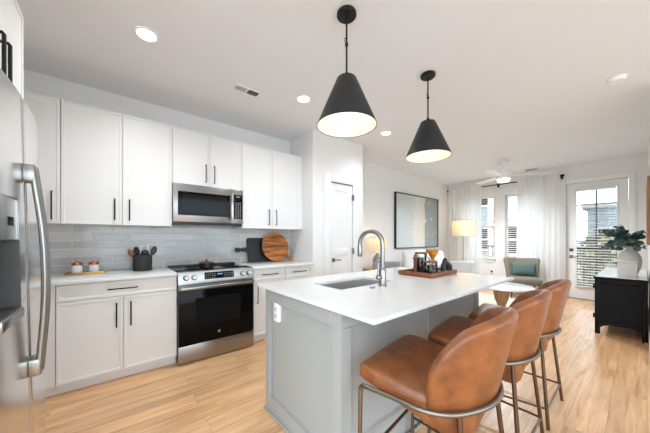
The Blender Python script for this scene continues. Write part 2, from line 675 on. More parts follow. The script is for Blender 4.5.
# ================================================================== SETTING
CZ = 2.786          # ceiling
XF = 7.8            # far wall
YR = -3.60          # right-hand wall of the living room
YB = -7.0           # room continues behind the camera


def struct(name, mb, m, loc=None, parent=None):
    o = mb.build(name, m, parent)
    if loc is not None:
        solo(o, loc)
    if parent is None:
        o['kind'] = 'structure'
    return o


struct('floor', MB().box(-0.85, XF + 0.1, YB, 0.1, -0.08, 0), M['floor'])
struct('ceiling', MB().box(-0.85, XF + 0.1, YB, 0.1, CZ, CZ + 0.1), M['ceil'])
struct('wall_kitchen', MB().box(-0.85, XF + 0.1, 0, 0.1, 0, CZ), M['wall'])
struct('wall_left', MB().box(-0.85, -0.75, -2.6, 0, 0, CZ), M['wall'])
struct('wall_right', MB().box(4.45, XF, YR - 0.12, YR, 0, CZ), M['wall'])
struct('wall_pantry', MB().box(2.52, 2.60, -0.61, -0.001, 0, CZ).box(3.46, 3.545, -0.61, -0.001, 0, CZ)
       .box(2.60, 2.845, -0.61, -0.53, 0, CZ).box(3.312, 3.46, -0.61, -0.53, 0, CZ).box(2.845, 3.312, -0.61, -0.53, 2.10, CZ), M['wall'])

struct('wall_back_unseen', MB().box(-0.85, -0.5, YB - .12, YB, 0, CZ).box(-0.5, 4.1, YB - .12, YB, 0, .5).box(-0.5, 4.1, YB - .12, YB, 2.6, CZ).box(4.1, 4.45, YB - .12, YB, 0, CZ), M['wall'])  # unseen wall added to cut daylight from behind, opening sized for the light
struct('wall_side', MB().box(4.45, 4.57, YB, YR - .121, 0, CZ), M['wall'])

# far wall with openings: two windows and the patio door
W1 = (-1.175, -0.43, 0.755, 2.345)
W2 = (-2.19, -1.395, 0.755, 2.345)
DO = (-3.372, -2.51, 0.0, 2.40)
fw = MB()
holes = sorted([W1, W2, DO])
yy = YR - 0.12
for h in holes:
    fw.box(XF, XF + 0.16, yy, h[0], 0, CZ)
    if h[2] > 0:
        fw.box(XF, XF + 0.16, h[0], h[1], 0, h[2])
    fw.box(XF, XF + 0.16, h[0], h[1], h[3], CZ)
    yy = h[1]
fw.box(XF, XF + 0.16, yy, 0.1, 0, CZ)
struct('wall_far', fw, M['wall'])

# baseboards
struct('baseboard_far', MB().box(XF - 0.016, XF - 0.0005, -2.40, -0.02, 0, 0.13, 0.004), M['trim'])
struct('baseboard_living', MB().box(3.55, XF - 0.02, -0.016, -0.0005, 0, 0.13, 0.004), M['trim'])
struct('baseboard_right', MB().box(4.45, XF - 0.02, YR + 0.0005, YR + 0.016, 0, 0.13, 0.004), M['trim'])
struct('baseboard_pantry', MB().box(2.52, 2.715, -0.626, -0.6105, 0, 0.13, 0.004).box(3.447, 3.545, -0.626, -0.6105, 0, 0.13, 0.004), M['trim'])

# backsplash tile
struct('wall_backsplash', MB().box(-0.75, 2.5195, -0.010, -0.0005, 0.90, 1.40), M['tile'], loc=(0.04, 0, 0.914))


# ------------------------------------------------------------------ windows
def window(name, rect):
    y0, y1, z0, z1 = rect
    t = bpy.data.objects.new(name, None)
    COL.objects.link(t)
    t.location = (XF + 0.08, (y0 + y1) / 2, z0)
    t['kind'] = 'structure'
    f = MB()
    a = 0.045
    x0, x1 = XF + 0.075, XF + 0.125
    g = 0.002
    f.box(x0, x1, y0 + g, y0 + a, z0 + g, z1 - g).box(x0, x1, y1 - a, y1 - g, z0 + g, z1 - g)
    f.box(x0, x1, y0 + a, y1 - a, z0 + g, z0 + a).box(x0, x1, y0 + a, y1 - a, z1 - a, z1 - g)
    f.build('window_frame', M['trim'], t)
    zm = (z0 + z1) / 2
    MB().box(x0 + .005, x1 - .002, y0 + a, y1 - a, zm - .025, zm + .025, .003).build('meeting_rail', M['trim'], t)
    MB().box(x0 + .022, x0 + .028, y0 + a, y1 - a, z0 + a, z1 - a).build('pane', M['pane'], t)
    MB().box(XF - 0.05, XF - 0.001, y0 - .04, y1 + .04, z0 - .030, z0 - .002, .004).build('window_sill', M['trim'], t)
    MB().box(XF - 0.018, XF - 0.001, y0 - .02, y1 + .02, z0 - .11, z0 - .032, .003).build('window_apron', M['trim'], t)
    return t


window('window_1', W1)
window('window_2', W2)


def blind(rect, x, pitch, tilt, label, drop=1.0):
    y0, y1, z0, z1 = rect
    t = thing('window_blind', (x, (y0 + y1) / 2, z0), label, 'blind', 'white horizontal blinds')
    MB().box(x - .026, x + .026, y0, y1, z1 - .045, z1, .004).build('headrail', M['trim'], t)
    zb = z1 - (z1 - z0) * drop
    MB().box(x - .022, x + .022, y0 + .004, y1 - .004, zb + .002, zb + .022, .004).build('bottom_rail', M['trim'], t)
    s = MB()
    z = z1 - .06
    while z > zb + .04:
        rot = Matrix.Translation((x, 0, z)) @ Matrix.Rotation(tilt, 4, 'Y')
        s.box(-.0245, .0245, y0 + .006, y1 - .006, -.0013, .0013, mtx=rot)
        z -= pitch
    s.build('slats', M['slat'], t)
    c = MB()
    for f in (0.15, 0.85):
        yc = y0 + (y1 - y0) * f
        c.tube([(x - .026, yc, zb + .02), (x - .026, yc, z1 - .04)], .0012, 5)
    c.build('ladder_cord', M['plastic_w'], t)
    return t


blind((W1[0] + .003, W1[1] - .003, W1[2] + .003, W1[3] - .003), XF + .04, .052, R(-20), 'white slatted blind in the narrow window beside the left curtain')
blind((W2[0] + .003, W2[1] - .003, W2[2] + .003, W2[3] - .003), XF + .04, .052, R(-20), 'white slatted blind in the window half covered by the right sheer curtain')

# ------------------------------------------------------------------ patio door (door_2)
t = bpy.data.objects.new('door_2', None)
COL.objects.link(t)
t.location = (XF + .05, (DO[0] + DO[1]) / 2, 0)
t['kind'] = 'structure'
cs = MB()
cs.box(XF - .022, XF - .001, DO[0] - .09, DO[0] - .002, 0, DO[3] + .09, .004)
cs.box(XF - .022, XF - .001, DO[1] + .002, DO[1] + .09, 0, DO[3] + .09, .004)
cs.box(XF - .022, XF - .001, DO[0], DO[1], DO[3] + .002, DO[3] + .09, .004)
cs.build('casing', M['trim'], t)
gy0, gy1, gz0, gz1 = -3.225, -2.665, 0.25, 2.27
sl = MB()
xa, xb = XF + .045, XF + .09
sl.box(xa, xb, DO[0] + .004, gy0, .012, DO[3] - .005)
sl.box(xa, xb, gy1, DO[1] - .004, .012, DO[3] - .005)
sl.box(xa, xb, gy0, gy1, .012, gz0)
sl.box(xa, xb, gy0, gy1, gz1, DO[3] - .005)
sl.build('door_slab', M['trim'], t)
gb = MB()
b_ = .026
gb.box(xa - .012, xa - .0005, gy0 - b_, gy0, gz0 - b_, gz1 + b_, .003).box(xa - .012, xa - .0005, gy1, gy1 + b_, gz0 - b_, gz1 + b_, .003)
gb.box(xa - .012, xa - .0005, gy0, gy1, gz0 - b_, gz0, .003).box(xa - .012, xa - .0005, gy0, gy1, gz1, gz1 + b_, .003)
gb.build('glazing_bead', M['trim'], t)
MB().box(xa + .02, xa + .026, gy0, gy1, gz0, gz1).build('pane', M['pane'], t)
mu = MB()
ym = (gy0 + gy1) / 2
mu.box(xb + .06, xb + .085, ym - .012, ym + .012, gz0, gz1)
for zz in (1.20, 1.62, 1.95):
    mu.box(xb + .06, xb + .085, gy0 - .05, gy1 + .05, zz - .011, zz + .011)
mu.box(xb + .06, xb + .085, gy0 - .06, gy0 - .035, .02, 2.36).box(xb + .06, xb + .085, gy1 + .035, gy1 + .06, .02, 2.36)
tag(mu.build('screen_frame', M['blackmetal'], t), 'dark metal grid outside the glass')
MB().box(XF - .02, XF + .12, DO[0] + .005, DO[1] - .005, .0005, .011).build('threshold', M['nickel'], t)
hb = MB()
for zz, hh in ((1.01, .033), (.87, .03)):
    hb.box(xa - .012, xa - .0005, -2.618, -2.558, zz - hh, zz + hh, .003)
h_ = hb.build('handle_plates', M['bronze'], t)
lv = MB().tube([(xa - .012, -2.588, .87), (xa - .05, -2.588, .87), (xa - .055, -2.60, .87), (xa - .055, -2.69, .87)], .008, 8)
lv.lathe([(.016, 0), (.016, .02), (.010, .026)], (xa - .012, -2.588, 1.01), 14, mtx=Matrix.Rotation(R(-90), 4, 'Y'))
lv.build('lever', M['bronze'], t)
blind((gy0 + .004, gy1 - .004, gz0 + .003, gz1 - .003), xa - .028, .054, R(-20), 'white slatted blind hung on the glazed patio door')

# ------------------------------------------------------------------ pantry door (door_1)
t = bpy.data.objects.new('door_1', None)
COL.objects.link(t)
t.location = (3.08, -0.6, 0)
t['kind'] = 'structure'
x0, x1, zt = 2.849, 3.308, 2.092
c = MB()
c.box(x0 - .13, x0 - .001, -.630, -.611, 0, zt + .115, .004).box(x1 + .001, x1 + .13, -.630, -.611, 0, zt + .115, .004)
c.box(x0 - .001, x1 + .001, -.630, -.611, zt + .006, zt + .115, .004)
c.build('casing', M['trim'], t)
c = MB()
w = .095
c.box(x0 + .003, x1 - .003, -.595, -.575, .012, zt - .004)
c.box(x0 + .003, x0 + w, -.603, -.594, .012, zt - .004, .002).box(x1 - w, x1 - .003, -.603, -.594, .012, zt - .004, .002)
c.box(x0 + w, x1 - w, -.603, -.594, .012, .22, .002).box(x0 + w, x1 - w, -.603, -.594, zt - .12, zt - .004, .002)
c.box(x0 + w, x1 - w, -.603, -.594, .98, 1.10, .002)
c.build('door_slab', M['trim'], t)
c = MB()
c.box(x0 + .032, x0 + .086, -.611, -.6035, .897, .957, .003)
c.tube([(x0 + .059, -.61, .927), (x0 + .059, -.645, .927), (x0 + .066, -.652, .927), (x0 + .17, -.652, .927)], .009, 10)
tag(c.build('lever_handle', M['plastic_g'], t), 'dark nickel lever handle')
for zz in (1.90, 1.05, .25):
    c = MB()
    c.lathe([(.010, -.05), (.010, .05)], (x1 - .004, -.618, zz), 10)
    c.box(x1 - .012, x1 + .02, -.633, -.6305, zz - .045, zz + .045)
    c.build('hinge', M['nickel'], t)

# ================================================================== EXTERIOR
struct('ground_outside', MB().box(XF + 3.2, 60, -50, 50, -3.6, -3.5), M['ground'])
o = struct('balcony_slab', MB().box(XF + .17, XF + 1.75, -4.6, 0.6, -.2, -.03), M['concrete'])
t = thing('balcony_railing', (XF + 1.6, -2.2, -.03), 'black metal balcony railing beyond the patio door glass', 'railing')
rb = MB().box(XF + 1.57, XF + 1.63, -4.5, .5, .98, 1.03).box(XF + 1.58, XF + 1.62, -4.5, .5, .05, .09)
rb.build('rail', M['blackmetal'], t)
bb = MB()
for i in range(46):
    yy = -4.5 + i * .111
    bb.box(XF + 1.592, XF + 1.608, yy - .008, yy + .008, .085, .985)
bb.build('baluster', M['blackmetal'], t)
for yy in (-4.5, -2.0, .5):
    MB().box(XF + 1.57, XF + 1.63, yy - .03, yy + .03, -.029, .99).build('post', M['blackmetal'], t)


def building(x0, x1, y0, y1, h, m, label, rows, cols):
    t = thing('apartment_building', (x0, (y0 + y1) / 2, -3.5), label, 'building')
    MB().box(x0, x1, y0, y1, -3.5, h).build('wall', m, t)
    MB().box(x0 - .3, x1 + .1, y0 - .3, y1 + .3, h, h + .35).build('roof', M['concrete'], t)
    for r_ in range(rows):
        for c_ in range(cols):
            yc = y0 + (c_ + .5) * (y1 - y0) / cols
            zc = -1.8 + r_ * 3.0
            if zc + 1 > h:
                continue
            f = MB()
            f.box(x0 - .08, x0 - .003, yc - .62, yc - .52, zc - .8, zc + .8).box(x0 - .08, x0 - .003, yc + .52, yc + .62, zc - .8, zc + .8)
            f.box(x0 - .08, x0 - .003, yc - .52, yc + .52, zc - .8, zc - .7).box(x0 - .08, x0 - .003, yc - .52, yc + .52, zc + .7, zc + .8)
            f.box(x0 - .06, x0 - .003, yc - .52, yc + .52, zc - .04, zc + .04)
            fo = f.build('window', M['trim'], t)
            MB().box(x0 - .03, x0 - .004, yc - .52, yc + .52, zc - .7, zc + .7).build('pane', M['window_dark'], fo)
    return t


building(16.0, 26.0, -.4, 1.75, 8.5, M['brick'], 'cream brick building seen through the wider living room window', 4, 1)
building(20.0, 30.0, 2.4, 9.4, 6.0, M['siding'], 'blue grey building seen through the window beside the left curtain', 3, 3)
building(27.0, 37.0, -9.5, -1.0, 3.4, M['siding'], 'low blue grey building seen through the patio door', 2, 4)


def tree(x, y, h, r, label, seed):
    rn = random.Random(seed)
    t = thing('tree', (x, y, -3.5), label, 'tree', 'trees beyond the balcony')
    MB().tube([(x, y, -3.5), (x + .1, y, -3.5 + h * .4), (x, y + .1, -3.5 + h * .75)], .12, 10, rs=[.16, .12, .06]).build('trunk', M['stem'], t)
    b = MB()
    for _ in range(900):
        d_ = Vector((rn.gauss(0, 1), rn.gauss(0, 1), rn.gauss(0, 1))).normalized() * r * rn.uniform(.35, 1) ** .6
        c_ = Vector((x, y, -3.5 + h - r * .9)) + Vector((d_.x, d_.y, d_.z * 1.05))
        q = rn.uniform(.10, .19)
        m3 = Matrix.Rotation(rn.uniform(0, 6.28), 3, 'Z') @ Matrix.Rotation(rn.uniform(-1.3, 1.3), 3, 'X')
        vs = [b.bm.verts.new(c_ + m3 @ Vector(p)) for p in ((-q, 0, 0), (0, -q * .6, .02), (q, 0, 0), (0, q * .6, .02))]
        b.bm.faces.new(vs)
    b.build('foliage', M['treeleaf'], t, 60, recalc=False)


tree(15.0, -2.9, 4.6, 1.25, 'yellow green tree nearest the balcony railing', 1)
tree(20.5, -2.2, 4.9, 1.1, 'yellow green tree farther behind the balcony, left in the door glass', 2)


# ================================================================== KITCHEN CABINETS
def shaker(mb, axis, u0, u1, z0, z1, face, rim=.022, th=.019, dep=.006):
    """a slim-frame door or drawer front; axis 'x': spans x, faces -y at y=face ; axis 'y': spans y, faces +x at x=face"""
    def bx(a0, a1, b0, b1, f0, f1, bv=.0015):
        if axis == 'x':
            mb.box(a0, a1, face + f0, face + f1, b0, b1, bv, 1)
        else:
            mb.box(face - f1, face - f0, a0, a1, b0, b1, bv, 1)
    bx(u0 + .002, u1 - .002, z0 + .002, z1 - .002, dep, th)
    bx(u0, u0 + rim, z0, z1, 0, dep + .004)
    bx(u1 - rim, u1, z0, z1, 0, dep + .004)
    bx(u0 + rim - .001, u1 - rim + .001, z0, z0 + rim, 0, dep + .004)
    bx(u0 + rim - .001, u1 - rim + .001, z1 - rim, z1, 0, dep + .004)
    return mb


def bar_pull(parent, axis, u, z, length, vertical, face, r=.0055):
    out = .030
    h = MB()

    def P(a, b, o):
        return (a, face - o, b) if axis == 'x' else (face + o, a, b)
    if vertical:
        ends = ((u, z - length / 2), (u, z + length / 2))
    else:
        ends = ((u - length / 2, z), (u + length / 2, z))
    (a0, b0), (a1, b1) = ends
    h.tube([P(a0, b0, .0005), P(a0, b0, out - .004), P(a0 + (a1 - a0) * .03, b0 + (b1 - b0) * .03, out), P(a1 + (a0 - a1) * .03, b1 + (b0 - b1) * .03, out), P(a1, b1, out - .004), P(a1, b1, .0005)], r, 8)
    return h.build('handle', M['blackmetal'], parent)


YD = -.362          # upper door face
ZU0, ZU1 = 1.386, 2.456


def upper(x0, x1, z0, doors, label, hz, hl=.20, filler=None):
    t = thing('wall_cabinet', ((x0 + x1) / 2, -.17, z0), label, 'cabinet', 'white wall cabinets over the kitchen counter')
    MB().box(x0 + .0005, x1 - .0005, YD + .022, -.0005 if z0 > 1.8 else -.0105, z0, ZU1 - .001, .001, 1).build('body', M['cab'], t)
    if filler:
        MB().box(filler[0], filler[1], YD + .012, YD + .03, z0, ZU1).build('filler', M['cab'], t)
    for a, b, hu in doors:
        d = MB()
        shaker(d, 'x', a + .002, b - .002, z0 - .004, ZU1, YD)
        do = d.build('door', M['cab'], t)
        if hu is not None:
            bar_pull(do, 'x', hu, hz, hl, True, YD)
    return t


upper(-.745, -.001, ZU0, [(-.44, -.002, -.053)], 'white wall cabinet half hidden by the refrigerator', 1.535, .235)
upper(.0, .838, ZU0, [(.0, .419, .362), (.419, .838, .474)], 'white two-door wall cabinet above the counter with the utensil crock', 1.53, .195)
upper(.839, 1.601, 1.853, [(.839, 1.22, 1.172), (1.22, 1.601, 1.266)], 'short white two-door cabinet above the microwave', 1.995, .195)
upper(1.602, 2.519, ZU0, [(1.602, 2.02, 1.968), (2.02, 2.44, 2.075)], 'white two-door wall cabinet above the cutting boards', 1.535, .195, (2.443, 2.519))

# base cabinets
YB0 = -.632


def base(x0, x1, drawers, doors, label, side_fill=None):
    t = thing('base_cabinet', ((x0 + x1) / 2, -.33, 0), label, 'cabinet', 'white base cabinets along the kitchen wall')
    MB().box(x0, x1, YB0 + .021, -.0105, .09, .884, .001, 1).build('body', M['cab'], t)
    MB().box(x0, x1, -.565, -.05, 0, .09).build('toe_kick', M['cab'], t)
    if side_fill:
        MB().box(side_fill[0], side_fill[1], YB0 + .008, YB0 + .022, .09, .884).build('filler', M['cab'], t)
    for a, b in drawers:
        d = MB()
        shaker(d, 'x', a, b, .748, .876, YB0)
        do = d.build('drawer', M['cab'], t)
        bar_pull(do, 'x', (a + b) / 2, .815, .20, False, YB0)
    for a, b, hu in doors:
        d = MB()
        shaker(d, 'x', a, b, .095, .740, YB0)
        do = d.build('door', M['cab'], t)
        bar_pull(do, 'x', hu, .585, .205, True, YB0)
    return t


base(-.745, -.001, [], [], 'white corner base cabinet beside the refrigerator', (-.745, -.001))
base(.0, .838, [(.004, .836)], [(.004, .419, .374), (.423, .836, .474)], 'white base cabinet with one wide drawer, left of the range')
base(1.617, 2.519, [(1.637, 2.064), (2.074, 2.486)], [(1.637, 2.064, 1.679), (2.074, 2.486, 2.44)], 'white base cabinet with two drawers, right of the range', (2.489, 2.519))

o = MB().box(-.7495, .8385, -.657, -.0105, .885, .915, .003).build('countertop', M['quartz'])
tag(o, 'white quartz countertop left of the range', 'countertop')
o = MB().box(1.6165, 2.5195, -.657, -.0105, .885, .915, .003).build('countertop', M['quartz'])
tag(o, 'short white quartz countertop under the cutting boards', 'countertop')

# over-fridge cabinet (faces +x)
XC = -.026
t = thing('wall_cabinet', (-.4, -1.83, 1.86), 'deep white cabinet mounted above the refrigerator', 'cabinet')
MB().box(-.7495, XC - .021, -2.262, -1.40, 1.86, 2.4555, .001, 1).build('body', M['cab'], t)
for a, b, hu in ((-1.829, -1.402, -1.79), (-2.26, -1.831, -1.87)):
    d = MB()
    shaker(d, 'y', a, b, 1.856, 2.4565, XC)
    do = d.build('door', M['cab'], t)
    bar_pull(do, 'y', hu, 2.005, .195, True, XC, .007)

# ------------------------------------------------------------------ refrigerator
FY0, FY1 = -2.45, -1.512
YG = -2.0
t = thing('refrigerator', (-.30, (FY0 + FY1) / 2, 0), 'stainless side-by-side refrigerator with water dispenser under the deep cabinet', 'refrigerator')


def fr_x(y):
    u = (y - (FY0 + FY1) / 2) / ((FY1 - FY0) / 2)
    return .112 - .034 * abs(u) ** 2.2


def fr_door(y0, y1, hole=None):
    """contoured door as a prism in plan, optional dispenser opening (ya, yb, za, zb)"""
    mb = MB()

    def slab(ya, yb, za, zb, round0, round1):
        n = 14
        pts = []
        for i in range(n + 1):
            y = ya + (yb - ya) * i / n
            x = fr_x(y)
            e = .018
            if round0 and y - ya < e:
                x -= e - math.sqrt(max(0, e * e - (e - (y - ya)) ** 2))
            if round1 and yb - y < e:
                x -= e - math.sqrt(max(0, e * e - (e - (yb - y)) ** 2))
            pts.append((x, y))
        if round0:
            ex = []
            for k in range(1, 5):
                y = ya + .018 * (1 - math.cos(k * PI / 10))
                ex.append((fr_x(y) - .018 + math.sqrt(max(0, .018 ** 2 - (.018 - (y - ya)) ** 2)), y))
            pts = [pts[0]] + ex + [p for p in pts[1:] if p[1] > ex[-1][1] + 1e-4]
        if round1:
            ex = []
            for k in range(1, 5):
                y = yb - .018 * (1 - math.cos(k * PI / 10))
                ex.append((fr_x(y) - .018 + math.sqrt(max(0, .018 ** 2 - (.018 - (yb - y)) ** 2)), y))
            pts = [p for p in pts[:-1] if p[1] < ex[-1][1] - 1e-4] + ex[::-1] + [pts[-1]]
        poly = pts + [(.012, yb), (.012, ya)]
        mb.prism(poly, lambda a, b, z: (a, b, z), za, zb)
    if not hole:
        slab(y0, y1, .05, 1.795, True, True)
    else:
        ya, yb, za, zb = hole
        slab(y0, y1, .05, za, True, True)
        slab(y0, y1, zb, 1.795, True, True)
        slab(y0, ya, za, zb, True, False)
        slab(yb, y1, za, zb, False, True)
    return mb


parts = []
parts.append(MB().box(-.70, .008, FY0 + .004, FY1 - .004, .035, 1.79, .004).build('body', M['plastic_g'], t))
parts.append(fr_door(YG + .003, FY1).build('door', M['steel_door'], t, 50))
HO = (-2.36, -2.095, .955, 1.385)
dn = fr_door(FY0, YG - .003, HO).build('door', M['steel_door'], t, 50)
parts.append(dn)
# dispenser: fascia, recess, tray
d = MB()
d.box(.085, .108, HO[0] + .001, HO[1] - .001, 1.235, HO[3] - .001, .006)
fa = d.build('dispenser_fascia', M['steel'], dn)
d2 = MB().box(.1085, .1105, -2.20, -2.15, 1.285, 1.315)
d2.build('display', M['blackglass'], fa)
d = MB()
d.box(.014, .02, HO[0] + .001, HO[1] - .001, HO[2] + .001, 1.234)
d.box(.02, .112, HO[0] + .001, HO[0] + .010, HO[2] + .001, 1.234).box(.02, .112, HO[1] - .010, HO[1] - .001, HO[2] + .001, 1.234)
d.build('dispenser_recess', M['plastic_g'], dn)
d = MB().box(.02, .122, HO[0] + .011, HO[1] - .011, HO[2] + .002, HO[2] + .04, .008)
d.build('drip_tray', M['steel'], dn)
# handles
for yh, do in ((YG - .022, dn), (YG + .022, parts[1])):
    h = MB()
    xb = fr_x(yh)
    for za, zb in ((1.463, 1.53), (.700, .767)):
        h.box(xb - .002, xb + .034, yh - .0125, yh + .0125, za, zb, .005)
    pts = smooth([(xb + .024, yh, 1.523), (xb + .034, yh, 1.418), (xb + .046, yh, 1.27), (xb + .050, yh, 1.115), (xb + .046, yh, .96), (xb + .034, yh, .81), (xb + .024, yh, .705)], 6)
    rings = []
    for i, p in enumerate(pts):
        a = pts[max(0, i - 1)]
        b = pts[min(len(pts) - 1, i + 1)]
        tg = (b - a).normalized()
        nx = Vector((0, 1, 0))
        ny = tg.cross(nx).normalized()
        rings.append([p + nx * (.0125 * math.cos(2 * PI * k / 14)) + ny * (.011 * math.sin(2 * PI * k / 14)) for k in range(14)])
    h.loft(rings)
    h.build('handle', M['steel'], do, 50)
MB().box(-.62, -.0, FY0 + .03, FY1 - .03, 0.012, .036).build('base_grille', M['plastic_g'], t)
# levelled so that it leans back very slightly against the wall
t.rotation_euler = (0, R(-1.1), 0)
t.location.z = .004

# ------------------------------------------------------------------ range
RX0, RX1 = .8415, 1.6135
YF = -.682
t = thing('range', ((RX0 + RX1) / 2, -.35, 0), 'stainless electric range with black glass oven door and cooktop', 'range')
MB().box(RX0, RX1, YF + .05, -.012, .02, .905).box(RX0 + .02, RX1 - .02, -.60, -.05, 0, .02).build('body', M['plastic_g'], t)
c = MB().box(RX0 - .001, RX1 + .001, YF + .055, -.085, .9055, .920, .003)
ck = c.build('cooktop', M['blackglass'], t)
for cx, cy, rr in ((1.03, -.24, .085), (1.03, -.47, .11), (1.42, -.24, .085), (1.42, -.47, .11)):
    b_ = MB()
    b_.lathe([(rr, .9202), (rr, .9206), (rr - .004, .9206), (rr - .004, .9202)], (cx, cy, 0), 36)
    b_.build('burner_ring', M['plastic_g'], ck)
MB().box(RX0, RX1, -.084, -.0125, .9055, .934, .003).build('rear_vent', M['black'], t)
# slanted control panel
c = MB()
poly = [(YF + .055, .921), (YF + .022, .915), (YF - .004, .803), (YF - .004, .790), (YF + .055, .790)]
c.prism(poly, lambda a, b, x: (x, a, b), RX0, RX1)
cp = c.build('control_panel', M['steel'], t)
sl_ = math.atan2(.026, .112)


def on_panel(x, s):
    """point on the slanted face, s in metres from its lower edge"""
    return Vector((x, YF - .004 + .2261 * s * .9742 / .9742, .803 + s * .974))


rotp = Matrix.Rotation(-sl_, 4, 'X')
d = MB().box(-.152, .152, -.003, .001, -.036, .036, .0015, 1).xf(Matrix.Translation(on_panel(1.235, .062)) @ rotp)
dp = d.build('display', M['blackglass'], cp)
d = MB()
for i, xx in enumerate((-.016, -.004, .012, .024)):
    d.box(xx - .0035, xx + .0035, -.0042, -.0032, .004, .018)
d.xf(Matrix.Translation(on_panel(1.235, .062)) @ rotp)
d.build('clock_digits', M['blue_lcd'], dp)
d = MB()
for i in range(5):
    for j in range(3):
        for sgn in (-1, 1):
            xx = sgn * (.052 + i * .021)
            zz = -.022 + j * .019
            d.box(xx - .005, xx + .005, -.0038, -.0032, zz - .0015, zz + .0015)
d.xf(Matrix.Translation(on_panel(1.235, .062)) @ rotp)
d.build('key_legends', M['palegrey'], dp)
for xx in (.912, .985, 1.485, 1.558):
    k = MB().lathe([(.026, 0), (.0275, .006), (.024, .012), (.022, .032), (.018, .036)], (0, 0, 0), 24)
    k.box(-.004, .004, -.020, .020, .030, .041, .002)
    k.xf(Matrix.Translation(on_panel(xx, .055) + Vector((0, -.0003, 0))) @ Matrix.Rotation(R(90) - sl_, 4, 'X'))
    k.build('knob', M['chrome'], cp)
# oven door
dd = MB().box(RX0 + .003, RX1 - .003, YF, YF + .049, .192, .735, .003)
do = dd.build('oven_door', M['blackglass'], t)
MB().box(RX0 + .003, RX1 - .003, YF - .002, YF + .049, .737, .786, .002, 1).build('door_trim', M['steel'], do)
MB().box(RX0 + .155, RX1 - .155, YF - .0035, YF - .0005, .36, .645, .001, 1).build('oven_window', M['window_dark'], do)
h = MB()
h.box(RX0 + .012, RX1 - .012, YF - .050, YF - .026, .742, .772, .007, 3)
for xx in (RX0 + .03, RX1 - .05):
    h.box(xx, xx + .02, YF - .03, YF - .001, .746, .768, .003)
h.build('handle', M['steel'], do)
e = MB().lathe([(.0135, 0), (.0135, .002), (.0118, .002), (.0118, .0012), (.001, .0012)], (1.227, YF - .0005, .268), 28, mtx=Matrix.Rotation(R(90), 4, 'X'))
for s_ in (-1, 1):
    e.tube([(1.227 + s_ * .0045 + .0032 * math.cos(a), YF - .0022, .268 + .0052 * math.sin(a)) for a in [s_ * .4 + k * .55 for k in range(10)]], .0007, 5)
e.build('emblem', M['chrome'], do)
MB().box(RX0 + .003, RX1 - .003, YF, YF + .049, .014, .184, .003).build('drawer', M['steel'], t)

# small black pot on the cooktop
t = thing('pot', (1.165, -.43, .9205), 'small black pot with a knobbed lid on the cooktop', 'pot')
MB().lathe([(.001, .921), (.066, .921), (.074, .930), (.077, .972), (.080, .974), (.080, .978), (.074, .978)], (1.165, -.43, 0), 32).build('body', M['black'], t)
MB().lathe([(.073, .9785), (.079, .980), (.070, .986), (.03, .992), (.012, .994), (.010, 1.004), (.016, 1.010), (.010, 1.015)], (1.165, -.43, 0), 32).build('lid', M['wood_dark'], t)

# ------------------------------------------------------------------ microwave
t = thing('microwave', (1.22, -.2, 1.418), 'stainless over-the-range microwave under the short cabinet', 'microwave')
MX0, MX1, MZ0, MZ1, MY = .8395, 1.6005, 1.420, 1.848, -.405
MB().box(MX0, MX1, MY + .03, -.0105, MZ0, MZ1, .003).build('body', M['plastic_g'], t)
d = MB().box(MX0 + .001, MX1 - .150, MY, MY + .029, MZ0 + .012, MZ1 - .002, .004)
d.box(MX1 - .150, MX1 - .001, MY, MY + .029, MZ0 + .012, MZ1 - .002, .004)
do = d.build('door', M['steel'], t)
MB().box(MX0 + .045, MX1 - .165, MY - .003, MY - .0005, MZ0 + .085, MZ1 - .085, .001, 1).build('window', M['blackglass'], do)
MB().box(MX0 + .085, MX1 - .205, MY - .0045, MY - .0032, MZ0 + .115, MZ1 - .115, .0005, 1).build('window_mesh', M['window_dark'], do)
h = MB().box(MX1 - .160, MX1 - .132, MY - .046, MY - .026, MZ0 + .055, MZ1 - .055, .007, 3)
for zz in (MZ0 + .075, MZ1 - .095):
    h.box(MX1 - .154, MX1 - .138, MY - .03, MY - .0005, zz, zz + .02, .002)
h.build('handle', M['chrome'], do)
p = MB().box(MX1 - .118, MX1 - .012, MY - .003, MY - .0005, MZ0 + .07, MZ1 - .065, .001, 1).build('control_panel', M['blackglass'], t)
d = MB()
for r_ in range(8):
    for c_ in range(3):
        xx = MX1 - .092 + c_ * .027
        zz = MZ0 + .095 + r_ * .024
        d.box(xx - .006, xx + .006, MY - .0038, MY - .0032, zz - .003, zz + .003)
d.build('keypad', M['palegrey'], p)
d = MB()
for xx in (-.020, -.008, .008, .020):
    d.box(MX1 - .065 + xx - .003, MX1 - .065 + xx + .003, MY - .0038, MY - .0032, MZ1 - .095, MZ1 - .083)
d.build('clock_digits', M['blue_lcd'], p)
MB().box(MX0 + .01, MX1 - .01, MY + .005, MY + .2, MZ0 - .012, MZ0 - .0005, .002).build('vent_grille', M['black'], t)

# ------------------------------------------------------------------ outlet plates
t = thing('outlet', (.62, -.0105, 1.12), 'white outlet plate on the tile behind the utensil crock', 'outlet')
MB().box(.575, .665, -.0165, -.0105, 1.06, 1.18, .002).build('plate', M['plastic_w'], t)
d = MB()
for zz in (1.095, 1.145):
    d.box(.603, .637, -.0185, -.0166, zz - .016, zz + .016, .004)
d.build('socket', M['ceramic'], t)

# ------------------------------------------------------------------ utensil crock + utensils
CX, CY = .590, -.215
t = thing('utensil_crock', (CX, CY, .9155), 'charcoal stoneware crock of utensils on the counter left of the range', 'crock')
MB().lathe([(.001, .9155), (.080, .9155), (.084, .922), (.084, 1.075), (.085, 1.082), (.080, 1.084), (.077, 1.078), (.077, .93), (.001, .928)], (CX, CY, 0), 36).build('body', M['crock'], t)


